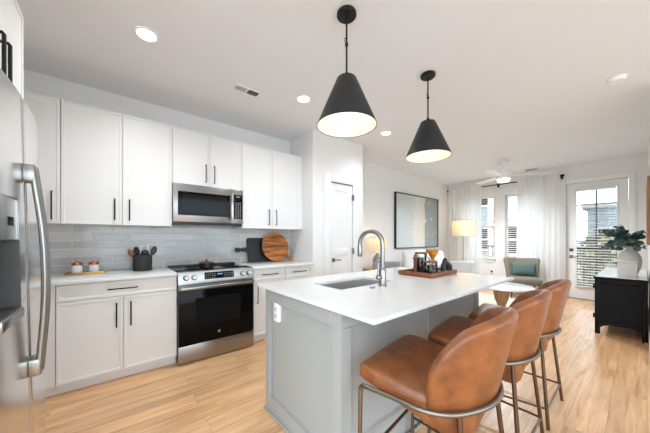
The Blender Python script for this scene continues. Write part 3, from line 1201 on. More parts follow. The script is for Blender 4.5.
def utensil(name, label, dx, dy, lean, ang, length, m, head):
    base_ = Vector((CX + dx, CY + dy, .932))
    d_ = Vector((math.sin(lean) * math.cos(ang), math.sin(lean) * math.sin(ang), math.cos(lean)))
    t = thing(name, base_, label, 'utensil')
    top = base_ + d_ * length
    MB().tube([base_, base_ + d_ * length * .5, top], .0055, 8).build('handle', m, t)
    # head: ellipsoid blade oriented along the handle
    side = d_.cross(Vector((0, 1, 0))).normalized()
    nrm = side.cross(d_)
    mt = Matrix((side, nrm, d_)).transposed().to_4x4()
    hb = MB()
    hb.sphere((0, 0, 0), 1, head[0], head[1], head[2], 18, 12)
    hb.xf(Matrix.Translation(top + d_ * head[2] * .85) @ mt)
    hb.build('head', m, t)
    return t


utensil('wooden_spoon', 'brown wooden spoon leaning left in the charcoal crock', -.03, .0, R(22), R(185), .145, M['wood_red'], (.024, .007, .042))
utensil('spatula', 'dark green spatula beside the wooden spoon in the crock', -.01, .02, R(12), R(170), .155, M['teal'] if False else M['blackmetal'], (.026, .005, .044))
utensil('ladle', 'black ladle with a round bowl standing in the crock', .01, -.02, R(3), R(-20), .14, M['black'], (.036, .02, .034))
utensil('slotted_turner', 'black turner leaning right in the crock', .03, .0, R(20), R(5), .155, M['black'], (.027, .005, .052))

# ------------------------------------------------------------------ jars on brass tray
t = thing('brass_tray', (.145, -.165, .9155), 'slim brass tray under two jars on the left counter', 'tray')
MB().box(.005, .285, -.215, -.115, .9155, .920, .002).box(.005, .285, -.215, -.211, .920, .932).box(.005, .285, -.119, -.115, .920, .932).box(.005, .009, -.215, -.115, .92, .932).box(.281, .285, -.215, -.115, .92, .932).build('pan', M['brass'], t)
for xx, lb in ((.085, 'small white-labelled jar with copper lid, left one on the brass tray'), (.205, 'small white-labelled jar with copper lid, right one on the brass tray')):
    t = thing('spice_jar', (xx, -.165, .9205), lb, 'jar', 'copper lidded jars')
    MB().lathe([(.001, .9205), (.037, .9205), (.040, .925), (.040, .985), (.036, .994), (.034, .999), (.001, .999)], (xx, -.165, 0), 28).build('body', M['ceramic'], t)
    MB().lathe([(.036, .9995), (.038, 1.001), (.038, 1.022), (.035, 1.026), (.014, 1.027), (.012, 1.033), (.001, 1.034)], (xx, -.165, 0), 28).build('lid', M['copper'], t)

# ------------------------------------------------------------------ cutting boards
def lean_board(name, mb, material, pos, lean, label, roll=0):
    """mb drawn in x-z plane (thickness along y, back at y=0, lowest z=0)"""
    o = mb.build(name, material)
    o.location = pos
    o.rotation_euler = (lean, 0, 0)
    return tag(o, label, 'cutting board')


def rrect(x0, x1, z0, z1, r, n=5):
    pts = []
    for cx, cz, a0 in ((x1 - r, z1 - r, 0), (x0 + r, z1 - r, 90), (x0 + r, z0 + r, 180), (x1 - r, z0 + r, 270)):
        for k in range(n + 1):
            a = R(a0 + 90 * k / n)
            pts.append((cx + r * math.cos(a), cz + r * math.sin(a)))
    return pts


pl = rrect(0, .46, 0, .345, .03)
# insert a paddle handle on the left side
hd = [(-.0, .215), (-.05, .205), (-.10, .20), (-.125, .212), (-.155, .212), (-.17, .195), (-.17, .165), (-.155, .148), (-.125, .148), (-.10, .16), (-.05, .155), (0, .145)]
left_i = [i for i, p in enumerate(pl) if p[0] < 1e-6 and p[1] > .2]
ins = left_i[-1] + 1
pl = pl[:ins] + hd + pl[ins:]
mb = MB().prism(pl, lambda a, b, y: (a, y, b), -.018, 0)
lean_board('cutting_board', mb, M['black'], (1.80, -.068, .9155), R(-9.5), 'black rectangular paddle cutting board leaning on the tile')
rc = .215
pts = []
for k in range(48):
    a = 2 * PI * k / 48
    pts.append((rc * math.cos(a), rc + rc * math.sin(a)))
ha = R(-38)
hi = [i for i, p in enumerate(pts) if abs(math.atan2(p[1] - rc, p[0]) - ha) < R(9)]
d_ = Vector((math.cos(ha), math.sin(ha)))
n_ = Vector((-d_.y, d_.x))
C_ = Vector((0, rc))
hp = [C_ + d_ * a + n_ * b for a, b in ((.228, -.022), (.27, -.019), (.30, -.024), (.325, -.023), (.337, 0), (.325, .023), (.30, .024), (.27, .019), (.228, .022))]
k0 = min(hi)
k1 = max(hi)
pts = pts[:k0] + [tuple(p) for p in hp] + pts[k1 + 1:]
zmin = min(p[1] for p in pts)
pts = [(a, b - zmin) for a, b in pts]
mb = MB().prism(pts, lambda a, b, y: (a, y, b), -.022, 0)
lean_board('cutting_board', mb, M['boardwood'], (2.205, -.150, .9155), R(-13), 'round striped wood cutting board with short handle, leaning on the black board')

# ================================================================== ISLAND
IX0, IX1, IY0, IY1 = 1.186, 3.03, -2.838, -1.712
BX0, BX1, BY0, BY1 = 1.225, 2.925, -2.597, -1.775
SX0, SX1, SY0, SY1 = 1.513, 2.083, -2.284, -1.965
t = thing('kitchen_island', ((BX0 + BX1) / 2, (BY0 + BY1) / 2, 0), 'grey panelled kitchen island under the white quartz top', 'island')
b = MB()
b.box(BX0 + .020, BX1 - .012, BY0 + .018, BY0 + .04, 0, .893)
b.box(BX0 + .020, BX1 - .012, BY1 - .02, BY1, 0, .893)
b.box(BX0 + .020, BX0 + .036, BY0 + .04, BY1 - .02, 0, .893)
b.box(BX1 - .03, BX1 - .012, BY0 + .04, BY1 - .02, 0, .893)
b.build('body', M['isl'], t)
# framed end panel facing -x
p = MB()
st = .065
p.box(BX0, BX0 + .0205, BY0 + .0005, BY0 + st + .01, 0, .893, .002, 1)
p.box(BX0, BX0 + .0205, BY1 - st, BY1, 0, .893, .002, 1)
p.box(BX0, BX0 + .0205, BY0 + st + .01, BY1 - st, .80, .893, .002, 1)
p.box(BX0, BX0 + .0205, BY0 + st + .01, BY1 - st, 0, .115, .002, 1)
p.build('end_panel', M['isl'], t)
# posts and rails on the seating side
p = MB()
p.box(BX0 + .0005, BX0 + .072, BY0, BY0 + .019, 0, .80, .002, 1)
p.box(BX1 - .05, BX1, BY0 - .0, BY0 + .019, 0, .893, .002, 1)
p.box(BX0 + .0005, BX1 - .05, BY0, BY0 + .019, .803, .893, .002, 1)
p.box(2.06, 2.082, BY0 + .006, BY0 + .019, 0, .803, .002, 1)
p.build('back_panel', M['isl'], t)
p = MB()
p.box(BX0 - .012, BX0 - .0005, BY0 - .012, BY1 + .012, 0, .02, .004)
p.box(BX0 - .0005, BX1 + .0, BY0 - .012, BY0 - .0005, 0, .02, .004)
p.build('shoe_moulding', M['isl'], t)
# other end, plain framed panel
MB().box(BX1 - .0115, BX1, BY0 + .02, BY1, 0, .893, .002, 1).build('end_panel', M['isl'], t)
# working side fronts
for k in range(3):
    a = BX0 + .015 + k * (BX1 - BX0 - .03) / 3
    bb_ = a + (BX1 - BX0 - .03) / 3
    d = MB()
    d.box(a + .002, bb_ - .002, BY1 + .001, BY1 + .019, .10, .885, .002, 1)
    d.build('door', M['isl'], t)

t = thing('countertop', ((IX0 + IX1) / 2, (IY0 + IY1) / 2, .894), 'white quartz island countertop with overhang above the stools', 'countertop')
q = MB()
zt0, zt1 = .8945, .9145
bm = q.bm
def ringv(x0, x1, y0, y1, z):
    return [bm.verts.new(p) for p in ((x0, y0, z), (x1, y0, z), (x1, y1, z), (x0, y1, z))]
ot, it_ = ringv(IX0, IX1, IY0, IY1, zt1), ringv(SX0, SX1, SY0, SY1, zt1)
ob, ib = ringv(IX0, IX1, IY0, IY1, zt0), ringv(SX0, SX1, SY0, SY1, zt0)
for k in range(4):
    j = (k + 1) % 4
    bm.faces.new((ot[k], ot[j], it_[j], it_[k]))
    bm.faces.new((ob[j], ob[k], ib[k], ib[j]))
    bm.faces.new((ot[j], ot[k], ob[k], ob[j]))
    bm.faces.new((it_[k], it_[j], ib[j], ib[k]))
bmesh.ops.bevel(bm, geom=[e for e in bm.edges if (abs(e.verts[0].co.z - e.verts[1].co.z) < 1e-6 and (e.verts[0] in ot or e.verts[0] in ob) and (e.verts[1] in ot or e.verts[1] in ob))], offset=.002, segments=2, affect='EDGES')
q.build('slab', M['quartz'], t)

t = thing('sink', ((SX0 + SX1) / 2, (SY0 + SY1) / 2, .735), 'rectangular stainless undermount sink set in the island top', 'sink')
s_ = MB()
z0, z1 = .735, .894
th = .006
s_.box(SX0 - .012, SX1 + .012, SY0 - .012, SY1 + .012, z0 - th, z0)
s_.box(SX0 - .012, SX0 - .004, SY0 - .012, SY1 + .012, z0, z1).box(SX1 + .004, SX1 + .012, SY0 - .012, SY1 + .012, z0, z1)
s_.box(SX0 - .004, SX1 + .004, SY0 - .012, SY0 - .004, z0, z1).box(SX0 - .004, SX1 + .004, SY1 + .004, SY1 + .012, z0, z1)
s_.build('basin', M['steel_dark'], t)
MB().lathe([(.045, z0 + .0005), (.045, z0 + .004), (.03, z0 + .003), (.028, z0 + .001)], ((SX0 + SX1) / 2, SY1 - .09, 0), 24).build('drain', M['chrome'], t)

# faucet
FX, FYf = 1.845, -2.362
t = thing('faucet', (FX, FYf, .9145), 'brushed nickel gooseneck faucet standing behind the island sink', 'faucet')
f = MB().lathe([(.030, .915), (.030, .921), (.0255, .926), (.0255, 1.03), (.022, 1.036), (.016, 1.04)], (FX, FYf, 0), 24)
f.build('base', M['nickel'], t)
pts = [(FX, FYf, 1.035), (FX, FYf, 1.20)]
rr = .094
ex, ey = -.20, .98
for k in range(1, 15):
    a = PI * k / 15
    o_ = rr - rr * math.cos(a)
    pts.append((FX + ex * o_, FYf + ey * o_, 1.212 + rr * math.sin(a)))
e0 = 2 * rr
pts.append((FX + ex * e0, FYf + ey * e0, 1.208))
f = MB().tube(pts, .0158, 14)
f.build('spout', M['nickel'], t, 60)
xe, ye = FX + ex * e0 * 1.0, FYf + ey * e0
f = MB().lathe([(.0155, 1.206), (.0178, 1.200), (.0182, 1.15), (.0188, 1.12), (.016, 1.115), (.001, 1.115)], (xe, ye, 0), 20)
f.build('spray_head', M['nickel'], t)
f = MB()
f.sphere((FX - .040, FYf + .003, .978), .021)
f.tube([(FX - .02, FYf + .001, .978), (FX - .045, FYf + .003, .978)], .018, 14)
f.tube([(FX - .045, FYf + .003, .985), (FX - .046, FYf + .004, 1.03), (FX - .04, FYf + .006, 1.075)], .006, 8, rs=[.0075, .006, .005])
f.build('lever', M['nickel'], t)
o = MB().lathe([(.020, .915), (.020, .920), (.016, .9235), (.001, .924)], (1.72, -2.375, 0), 20).build('switch_button', M['nickel'])
tag(solo(o, (1.72, -2.375, .915)), 'small round metal button beside the faucet on the island top', 'button')

# outlet on the island end
t = thing('outlet', (BX0 + .001, -1.90, .74), 'white outlet plate on the grey end of the island', 'outlet')
oy, oz = -1.940, .742
MB().box(BX0 + .0005, BX0 + .0198, oy - .030, oy + .030, oz - .060, oz + .060)
d = MB().box(BX0 - .004, BX0 + .0202, oy - .032, oy + .032, oz - .062, oz + .062, .002)
d.build('plate', M['plastic_w'], t)
d = MB()
for zz in (-.022, .022):
    d.box(BX0 - .0075, BX0 - .0061, oy - .014, oy + .014, oz + zz - .015, oz + zz + .015, .0005)
so = d.build('socket', M['ceramic'], t)
d = MB()
for zz in (-.022, .022):
    for y_ in (-.006, .006):
        d.box(BX0 - .0079, BX0 - .0076, oy + y_ - .0012, oy + y_ + .0012, oz + zz - .004, oz + zz + .007)
d.build('slot', M['black'], so)

# ------------------------------------------------------------------ tray with coffee things on the island
TX, TY = 2.669, -2.248
ta = R(0)
t = thing('serving_tray', (TX, TY, .9145), 'brown wooden serving tray at the far end of the island', 'tray')
hx, hy_ = .230, .152
d = MB().box(TX - hx, TX + hx, TY - hy_, TY + hy_, .915, .927, .002)
d.build('tray_base', M['wood_dark'], t)
d = MB()
d.box(TX - hx - .012, TX - hx + .004, TY - hy_ - .012, TY + hy_ + .012, .918, .953, .003).box(TX + hx - .004, TX + hx + .012, TY - hy_ - .012, TY + hy_ + .012, .918, .953, .003)
d.box(TX - hx + .004, TX + hx - .004, TY - hy_ - .012, TY - hy_ + .004, .918, .953, .003).box(TX - hx + .004, TX + hx - .004, TY + hy_ - .004, TY + hy_ + .012, .918, .953, .003)
d.build('rim', M['wood_red'], t)


def glass_jar(name, x, y, r, h, fill_h, m_fill, label, lid_m, wood_ball=True):
    t = thing(name, (x, y, .9275), label, 'jar')
    z0 = .9275
    MB().lathe([(.001, z0), (r - .003, z0), (r, z0 + .004), (r, z0 + h - .004), (r - .003, z0 + h), (r - .004, z0 + h - .001), (r - .004, z0 + .005), (.001, z0 + .004)], (x, y, 0), 28).build('glass', M['jarglass'], t)
    MB().lathe([(.001, z0 + .005), (r - .006, z0 + .005), (r - .006, z0 + fill_h), (.001, z0 + fill_h + .006)], (x, y, 0), 28).build('contents', m_fill, t)
    l = MB().lathe([(.001, z0 + h + .0005), (r + .001, z0 + h + .0005), (r + .001, z0 + h + .012), (r - .003, z0 + h + .015), (.001, z0 + h + .015)], (x, y, 0), 28)
    lo = l.build('lid', lid_m, t)
    return t


glass_jar('coffee_jar', 2.702, -2.153, .054, .175, .135, M['coffee'], 'tall glass jar of dark beans with wood lid on the tray', M['wood_red'])
glass_jar('coffee_jar', 2.592, -2.318, .056, .105, .08, M['coffee'], 'short wide glass jar with wood lid at the tray front', M['wood_red'])
# wooden pepper mill
t = thing('pepper_mill', (2.612, -2.150, .9275), 'turned wooden pepper mill with round top on the tray', 'mill')
MB().lathe([(.001, .9275), (.024, .9275), (.024, .94), (.018, .97), (.016, 1.01), (.019, 1.035), (.017, 1.04), (.001, 1.04)], (2.612, -2.150, 0), 22).build('body', M['wood_dark'], t)
MB().sphere((2.612, -2.150, 1.062), .0235).lathe([(.012, 1.083), (.016, 1.09), (.010, 1.097), (.001, 1.098)], (2.612, -2.150, 0), 16).build('top', M['wood_red'], t)
# pour-over stand with amber cone
t = thing('coffee_dripper', (2.735, -2.232, .9275), 'amber glass cone dripper on a slim stand on the tray', 'dripper')
MB().lathe([(.001, .9275), (.028, .9275), (.028, .934), (.001, .935)], (2.738, -2.236, 0), 24).tube([(2.745, -2.220, .934), (2.745, -2.220, 1.045), (2.738, -2.195, 1.075), (2.738, -2.195, 1.15)], .005, 8).build('stand', M['wood_red'], t)
MB().lathe([(.007, 1.045), (.010, 1.05), (.050, 1.118), (.055, 1.13), (.056, 1.145), (.052, 1.145), (.046, 1.118), (.006, 1.052)], (2.764, -2.244, 0), 28).build('cone', M['amber'], t)
d = MB()
pr = []
for k in range(25):
    a = 2 * PI * k / 24
    pr.append((2.764 + .046 * math.cos(a), -2.244 + .046 * math.sin(a), 1.108))
d.tube(pr, .003, 6, caps=False)
d.build('ring', M['brass'], t)
# black folded sculpture
t = thing('sculpture', (2.85, -2.31, .9275), 'small black arched sculpture on the tray beside the jars', 'sculpture')
MB().box(2.818, 2.892, -2.375, -2.268, .9275, .940, .003).build('plinth', M['ceramic'], t)
d = MB()
d.tube(smooth([(2.90, -2.155, .945), (2.905, -2.155, .985), (2.925, -2.148, 1.005), (2.945, -2.14, .985), (2.95, -2.135, .95)], 6), .017, 12)
d.tube(smooth([(2.925, -2.148, 1.0), (2.915, -2.15, 1.02), (2.93, -2.146, 1.035)], 5), .012, 10, rs=[.016] * 5 + [.013] * 5 + [.006])
d.tube(smooth([(2.94, -2.142, .985), (2.965, -2.12, .985), (2.972, -2.115, .945)], 5), .015, 10)
d.xf(Matrix.Translation((2.868, -2.332, .940)) @ Matrix.Rotation(R(-40), 4, 'Z') @ Matrix.Diagonal((1.35, 1.35, 1.3, 1)) @ Matrix.Translation((-2.937, 2.137, -.945)))
d.build('figure', M['black'], t)

# ================================================================== BAR STOOLS
def make_stool():
    t = thing('bar_stool', (0, 0, 0), '', 'stool', 'leather bar stools along the island')
    # seat: lofted superellipse sections along y
    def sec(y, w, zc, h, e=3.2, n=36):
        out = []
        for k in range(n):
            a = 2 * PI * k / n
            c_, s_ = math.cos(a), math.sin(a)
            out.append((w * math.copysign(abs(c_) ** (2 / e), c_), y, zc + h * math.copysign(abs(s_) ** (2 / e), s_)))
        return out
    secs = []
    WS = 1.085
    for y, w, zb, zt in ((.256, .218, .612, .636), (.253, .236, .596, .652), (.245, .246, .585, .662), (.228, .250, .578, .668), (.18, .252, .566, .670),
                         (.08, .250, .535, .666), (-.03, .243, .498, .656), (-.12, .228, .463, .646), (-.18, .195, .448, .638), (-.205, .15, .462, .63), (-.212, .11, .49, .61)):
        secs.append(sec(y, w * WS, (zb + zt) / 2, (zt - zb) / 2, 5.0 if y > .1 else 4.0))
    MB().loft(secs).build('seat', M['leather'], t, 70)
    # backrest
    def bk(u, v):
        a, c_ = 2 * u - 1, 2 * v - 1
        k = .82 if c_ > 0 else .62
        X = a * math.sqrt(1 - k * c_ * c_ / 2)
        Z = c_ * math.sqrt(1 - k * a * a / 2)
        x = .280 * X * (1 + .05 * Z)
        y = -.262 + .185 * abs(X) ** 2.2 - .054 * Z
        if Z < -.35:
            y += .085 * ((-Z - .35) / .65) ** 2
        return (x, y, .708 + .257 * Z)
    o = MB().grid(bk, 12, 12).build('backrest', M['leather'], t, 180)
    sm = o.modifiers.new('solid', 'SOLIDIFY')
    sm.thickness = .052
    sm.offset = 0.0
    subsurf(o, 2)
    # ring frame
    half = [(-.288, .225, .556), (-.290, .212, .574), (-.291, .18, .579), (-.290, .06, .584), (-.292, -.07, .588), (-.256, -.160, .594), (-.18, -.222, .598), (-.09, -.262, .600), (0, -.274, .601)]
    pts = half + [(-x, y, z) for x, y, z in half[::-1][1:]]
    MB().tube(smooth(pts, 5), .0105, 10).build('frame', M['pewter'], t, 60)
    feet = []
    for s_ in (-1, 1):
        top, bot = Vector((s_ * .288, .225, .560)), Vector((s_ * .288, .233, .0005))
        MB().tube([top, bot], .0105, 10).build('leg', M['pewter'], t, 60)
        top2, bot2 = (Vector((-.232, -.182, .594)), Vector((-.262, -.222, .0005))) if s_ < 0 else (Vector((.182, -.222, .596)), Vector((.215, -.285, .0005)))
        MB().tube([top2, bot2], .0105, 10).build('leg', M['bronze'], t, 60)
        feet.append((top, bot, top2, bot2))

    def at(a, b, z):
        k = (a.z - z) / (a.z - b.z)
        return a + (b - a) * k
    for s_, (a, b, c_, d_) in zip((-1, 1), feet):
        MB().tube([at(a, b, .13), at(c_, d_, .13)], .0075, 8).build('stretcher', M['bronze'], t, 60)
    MB().tube([at(feet[0][2], feet[0][3], .125), at(feet[1][2], feet[1][3], .125)], .0075, 8).build('stretcher', M['pewter'], t, 60)
    MB().tube([at(feet[0][0], feet[0][1], .21), at(feet[1][0], feet[1][1], .21)], .009, 8).build('footrest', M['bronze'], t, 60)
    return t


st0 = make_stool()
for i, lb in enumerate(('nearest tan leather bar stool with metal legs, at the near end of the island',
                        'middle one of three tan leather bar stools at the island',
                        'farthest tan leather bar stool, at the living-room end of the island')):
    o = st0 if i == 0 else copy_tree(st0)
    o.location = ((1.560, 2.186, 2.785)[i], -2.892, 0)
    o.rotation_euler = (0, 0, R(8))
    o['label'] = lb

# ================================================================== CEILING ITEMS
def pendant(x, y, label):
    t = thing('pendant_light', (x, y, CZ), label, 'pendant light', 'black cone pendants over the island')
    MB().lathe([(.001, CZ - .0005), (.062, CZ - .0005), (.066, CZ - .006), (.066, CZ - .022), (.060, CZ - .028), (.001, CZ - .03)], (x, y, 0), 36).build('canopy', M['blackmetal'], t)
    MB().tube([(x, y, CZ - .028), (x, y, 2.345)], .0065, 10).lathe([(.010, 2.56), (.012, 2.565), (.012, 2.575), (.010, 2.58)], (x, y, 0), 12).lathe([(.011, 2.342), (.013, 2.348), (.013, 2.375), (.009, 2.38)], (x, y, 0), 12).build('stem', M['blackmetal'], t)
    MB().tube([(x - .012 + .012 * math.cos(a), y, 2.595 + .012 * math.sin(a)) for a in [2 * PI * k / 12 for k in range(13)]], .0022, 6, caps=False).build('loop', M['blackmetal'], t)
    zt_, zb_ = 2.336, 2.014
    MB().lathe([(.010, zt_ + .004), (.062, zt_ + .004), (.066, zt_), (.203, zb_ + .004), (.203, zb_), (.200, zb_), (.200, zb_ + .003), (.066, zt_ - .004), (.010, zt_ - .003)], (x, y, 0), 56, caps=False).build('shade', M['shade'], t, 30)
    MB().lathe([(.1985, zb_ + .003), (.0645, zt_ - .008), (.012, zt_ - .008)], (x, y, 0), 56, caps=False).build('shade_lining', M['shade_in'], t, 30)
    MB().tube([(x, y, zt_ - .01), (x, y, zt_ - .075)], .018, 14).build('socket', M['blackmetal'], t)
    MB().sphere((x, y, zt_ - .115), .034, 1, 1, 1.15).build('bulb', M['bulb'], t)
    lamp('pendant_lamp', 'POINT', (x, y, zt_ - .20), 0.4, (1, .94, .84), .05)
    return t


pendant(1.582, -2.266, 'black cone pendant nearest the kitchen, above the island sink')
pendant(2.633, -2.268, 'black cone pendant farther along, above the tray end of the island')

for x, lb in ((.546, 'recessed ceiling light above the refrigerator end of the kitchen'), (1.973, 'recessed ceiling light beside the ceiling vent'), (3.425, 'recessed ceiling light near the pantry corner')):
    t = thing('recessed_light', (x, -1.18, CZ), lb, 'ceiling light', 'recessed ceiling lights')
    MB().lathe([(.076, CZ - .0005), (.078, CZ - .004), (.064, CZ - .008), (.060, CZ - .004), (.060, CZ - .0005)], (x, -1.18, 0), 36, caps=False).build('trim_ring', M['plastic_w'], t)
    MB().lathe([(.060, CZ - .001), (.060, CZ - .004), (.001, CZ - .0045)], (x, -1.18, 0), 36).build('lens', M['led'], t)
    lamp('recessed_lamp', 'SPOT', (x, -1.18, CZ - .03), 44 if x < 1 else 30, (.90, .955, 1), .06, spot=R(150), blend=1.0)


def ceiling_vent(x0, x1, y0, y1, label):
    t = thing('ceiling_vent', ((x0 + x1) / 2, (y0 + y1) / 2, CZ), label, 'vent', 'ceiling air vents')
    f = MB()
    a = .012
    z0, z1 = CZ - .008, CZ - .0005
    f.box(x0, x1, y0, y0 + a, z0, z1, .002).box(x0, x1, y1 - a, y1, z0, z1, .002).box(x0, x0 + a, y0 + a, y1 - a, z0, z1, .002).box(x1 - a, x1, y0 + a, y1 - a, z0, z1, .002)
    xm = (x0 + x1) / 2
    f.box(xm - .005, xm + .005, y0 + a, y1 - a, z0, z1)
    f.build('frame', M['plastic_w'], t)
    MB().box(x0 + a, x1 - a, y0 + a, y1 - a, CZ - .0015, CZ - .0004).build('backing', M['black'], t)
    s = MB()
    n = 14
    for i in range(n):
        x = x0 + a + (i + .5) * (x1 - x0 - 2 * a) / n
        tilt = R(48) if x < xm else R(-48)
        s.box(-.0045, .0045, y0 + a, y1 - a, -.0005, .0005, mtx=Matrix.Translation((x, 0, CZ - .005)) @ Matrix.Rotation(tilt, 4, 'Y'))
    s.build('louvers', M['plastic_w'], t)
    return t


ceiling_vent(1.29, 1.56, -1.0, -.885, 'white louvred ceiling vent above the microwave')
ceiling_vent(7.30, 7.64, -2.10, -1.86, 'small louvred ceiling vent behind the ceiling fan')

o = MB().lathe([(.001, CZ - .0005), (.068, CZ - .0005), (.070, CZ - .012), (.062, CZ - .016), (.060, CZ - .024), (.05, CZ - .034), (.001, CZ - .036)], (4.084, -3.383, 0), 36).build('smoke_detector', M['plastic_w'])
tag(solo(o, (4.084, -3.383, CZ)), 'round white smoke detector on the ceiling', 'smoke detector')
t = thing('sprinkler', (7.163, -2.549, CZ), 'small sprinkler head on the ceiling before the patio door', 'sprinkler')
MB().lathe([(.001, CZ - .0005), (.038, CZ - .0005), (.034, CZ - .008), (.001, CZ - .010)], (7.163, -2.549, 0), 20).build('escutcheon', M['plastic_w'], t)
MB().tube([(7.163, -2.549, CZ - .01), (7.163, -2.549, CZ - .045)], .008, 8).lathe([(.001, CZ - .045), (.018, CZ - .045), (.018, CZ - .049), (.001, CZ - .049)], (7.163, -2.549, 0), 16).build('head', M['plastic_w'], t)

# ceiling fan
FXc, FYc = 6.381, -1.783
t = thing('ceiling_fan', (FXc, FYc, CZ), 'white three-blade ceiling fan with light in the living room', 'ceiling fan')
MB().lathe([(.001, CZ - .0005), (.085, CZ - .0005), (.088, CZ - .02), (.070, CZ - .06), (.03, CZ - .07), (.001, CZ - .07)], (FXc, FYc, 0), 28).build('canopy', M['plastic_w'], t)
MB().tube([(FXc, FYc, CZ - .065), (FXc, FYc, 2.64)], .014, 12).build('downrod', M['plastic_w'], t)
MB().lathe([(.03, 2.66), (.05, 2.64), (.12, 2.60), (.132, 2.58), (.132, 2.46), (.12, 2.435), (.001, 2.43)], (FXc, FYc, 0), 36).build('motor_housing', M['plastic_w'], t)
MB().lathe([(.001, 2.429), (.105, 2.429), (.108, 2.405), (.09, 2.382), (.05, 2.370), (.001, 2.367)], (FXc, FYc, 0), 36).build('light_lens', M['fanlens'], t)
lamp('fan_lamp', 'SPOT', (FXc, FYc, 2.33), 150, (.90, .955, 1), .11, spot=R(172), blend=.9)
for k in range(3):
    a = -0.684 + R(97) + k * 2 * PI / 3
    b = MB()
    poly = [(.10, -.045), (.22, -.062), (.64, -.068), (.72, -.055), (.75, -.02), (.75, .03), (.72, .06), (.64, .066), (.22, .055), (.10, .04)]
    b.prism(poly, lambda u, v, z: (u, v, z + v * .12), -.004, .004)
    b.xf(Matrix.Translation((FXc, FYc, 2.495)) @ Matrix.Rotation(a, 4, 'Z'))
    b.build('blade', M['plastic_w'], t)

# ================================================================== CURTAINS
t = thing('curtain_rod', (XF - .09, -1.2, 2.58), 'black curtain rod above the living room windows', 'curtain rod')
MB().tube([(XF - .09, -.06, 2.582), (XF - .09, -2.46, 2.582)], .013, 12).build('rod', M['blackmetal'], t)
for y in (-.055, -2.465):
    MB().box(XF - .115, XF - .065, y - .026, y + .026, 2.562, 2.604, .004).build('finial', M['blackmetal'], t)
for y in (-.075, -1.265, -2.445):
    MB().box(XF - .10, XF - .001, y - .01, y + .01, 2.55, 2.57).box(XF - .012, XF - .001, y - .02, y + .02, 2.52, 2.60).build('bracket', M['blackmetal'], t)


def curtain(y0, y1, folds, label, seed, amp=.040, flare=0.0):
    rnd = random.Random(seed)
    ph = [rnd.uniform(0, 6.28) for _ in range(6)]

    def fn(u, v):
        z = .012 + (2.635 - .012) * v
        wob = .25 * math.sin(2 * PI * u * 2 + ph[0]) + .15 * math.sin(2 * PI * u * 3.3 + ph[1])
        a = amp * (.5 + .5 * (1 - v))
        x = XF - .165 + a * math.sin(2 * PI * folds * u + wob * 3) + .006 * math.sin(2 * PI * folds * 1.6 * u + ph[2]) + .01 * (1 - v) * math.sin(5 * v + ph[3] + 9 * u)
        w = 1 + flare * (1 - v)
        yc = (y0 + y1) / 2
        y = yc + ((y0 - yc) + (y1 - y0) * u) * w + .012 * math.sin(2 * PI * folds * u * .5 + ph[4]) * (1 - v)
        return (min(x, XF - .108), y, z)
    o = MB().grid(fn, int(folds * 12), 24).build('curtain', M['sheer'], None, 180)
    solo(o, (XF - .15, (y0 + y1) / 2, .012))
    return tag(o, label, 'curtain', 'sheer white curtains')


curtain(-.93, -.09, 7, 'sheer white curtain hanging in the corner behind the floor lamp', 3, .034)
curtain(-2.43, -1.69, 7, 'wide sheer white curtain between the olive armchair and the patio door', 5, .034)

# wall outlet with plug below the windows
t = thing('outlet', (XF - .001, -1.10, .40), 'small wall outlet with a black plug under the windows', 'outlet')
MB().box(XF - .007, XF - .001, -1.155, -1.085, .34, .46, .002).build('plate', M['plastic_w'], t)
MB().box(XF - .035, XF - .0075, -1.14, -1.10, .40, .44, .004).build('plug', M['black'], t)

# ================================================================== ART
t = thing('framed_painting', (6.236, -.02, 1.66), 'large abstract grey and cream painting in a black frame', 'painting')
ax0, ax1, az0, az1 = 5.244, 7.15, 1.02, 2.30
ca = MB().box(ax0 + .018, ax1 - .018, -.038, -.006, az0 + .018, az1 - .018)
ca.build('canvas', M['art'], t)
f = MB()
f.box(ax0, ax0 + .02, -.055, -.002, az0, az1, .002).box(ax1 - .02, ax1, -.055, -.002, az0, az1, .002).box(ax0 + .02, ax1 - .02, -.055, -.002, az0, az0 + .02, .002).box(ax0 + .02, ax1 - .02, -.055, -.002, az1 - .02, az1, .002)
f.build('frame', M['black'], t)

t = thing('framed_picture', (5.9, YR + .012, 1.58), 'wood framed picture on the right wall above the console', 'picture')
f = MB()
y0, y1 = YR + .001, YR + .028
f.box(5.30, 5.335, y0, y1, 1.17, 2.0, .002).box(6.465, 6.5, y0, y1, 1.17, 2.0, .002).box(5.335, 6.465, y0, y1, 1.17, 1.205, .002).box(5.335, 6.465, y0, y1, 1.965, 2.0, .002)
f.build('frame', M['wood_ped'], t)
MB().box(5.335, 6.465, y0, YR + .018, 1.205, 1.965).build('print', M['palegrey'], t)

# ================================================================== LIVING ROOM FURNITURE
o = MB().box(4.35, 6.9, -2.6, -.97, .0005, .012, .004).build('rug', M['rug'])
tag(solo(o, (5.6, -1.7, 0)), 'cream area rug under the round coffee table', 'rug')

# coffee table
CX2, CY2 = 5.43, -2.03
t = thing('coffee_table', (CX2, CY2, .0125), 'round white-topped coffee table on a turned wood pedestal', 'table')
MB().lathe([(.001, .43), (.42, .43), (.442, .435), (.45, .446), (.448, .458), (.44, .462), (.001, .462)], (CX2, CY2, 0), 56).build('table_top', M['quartz'], t)
MB().lathe([(.001, .0125), (.20, .0125), (.205, .03), (.18, .05), (.075, .07), (.055, .10), (.065, .14), (.10, .24), (.118, .34), (.125, .429), (.001, .4295)], (CX2, CY2, 0), 40).build('pedestal', M['wood_ped'], t)


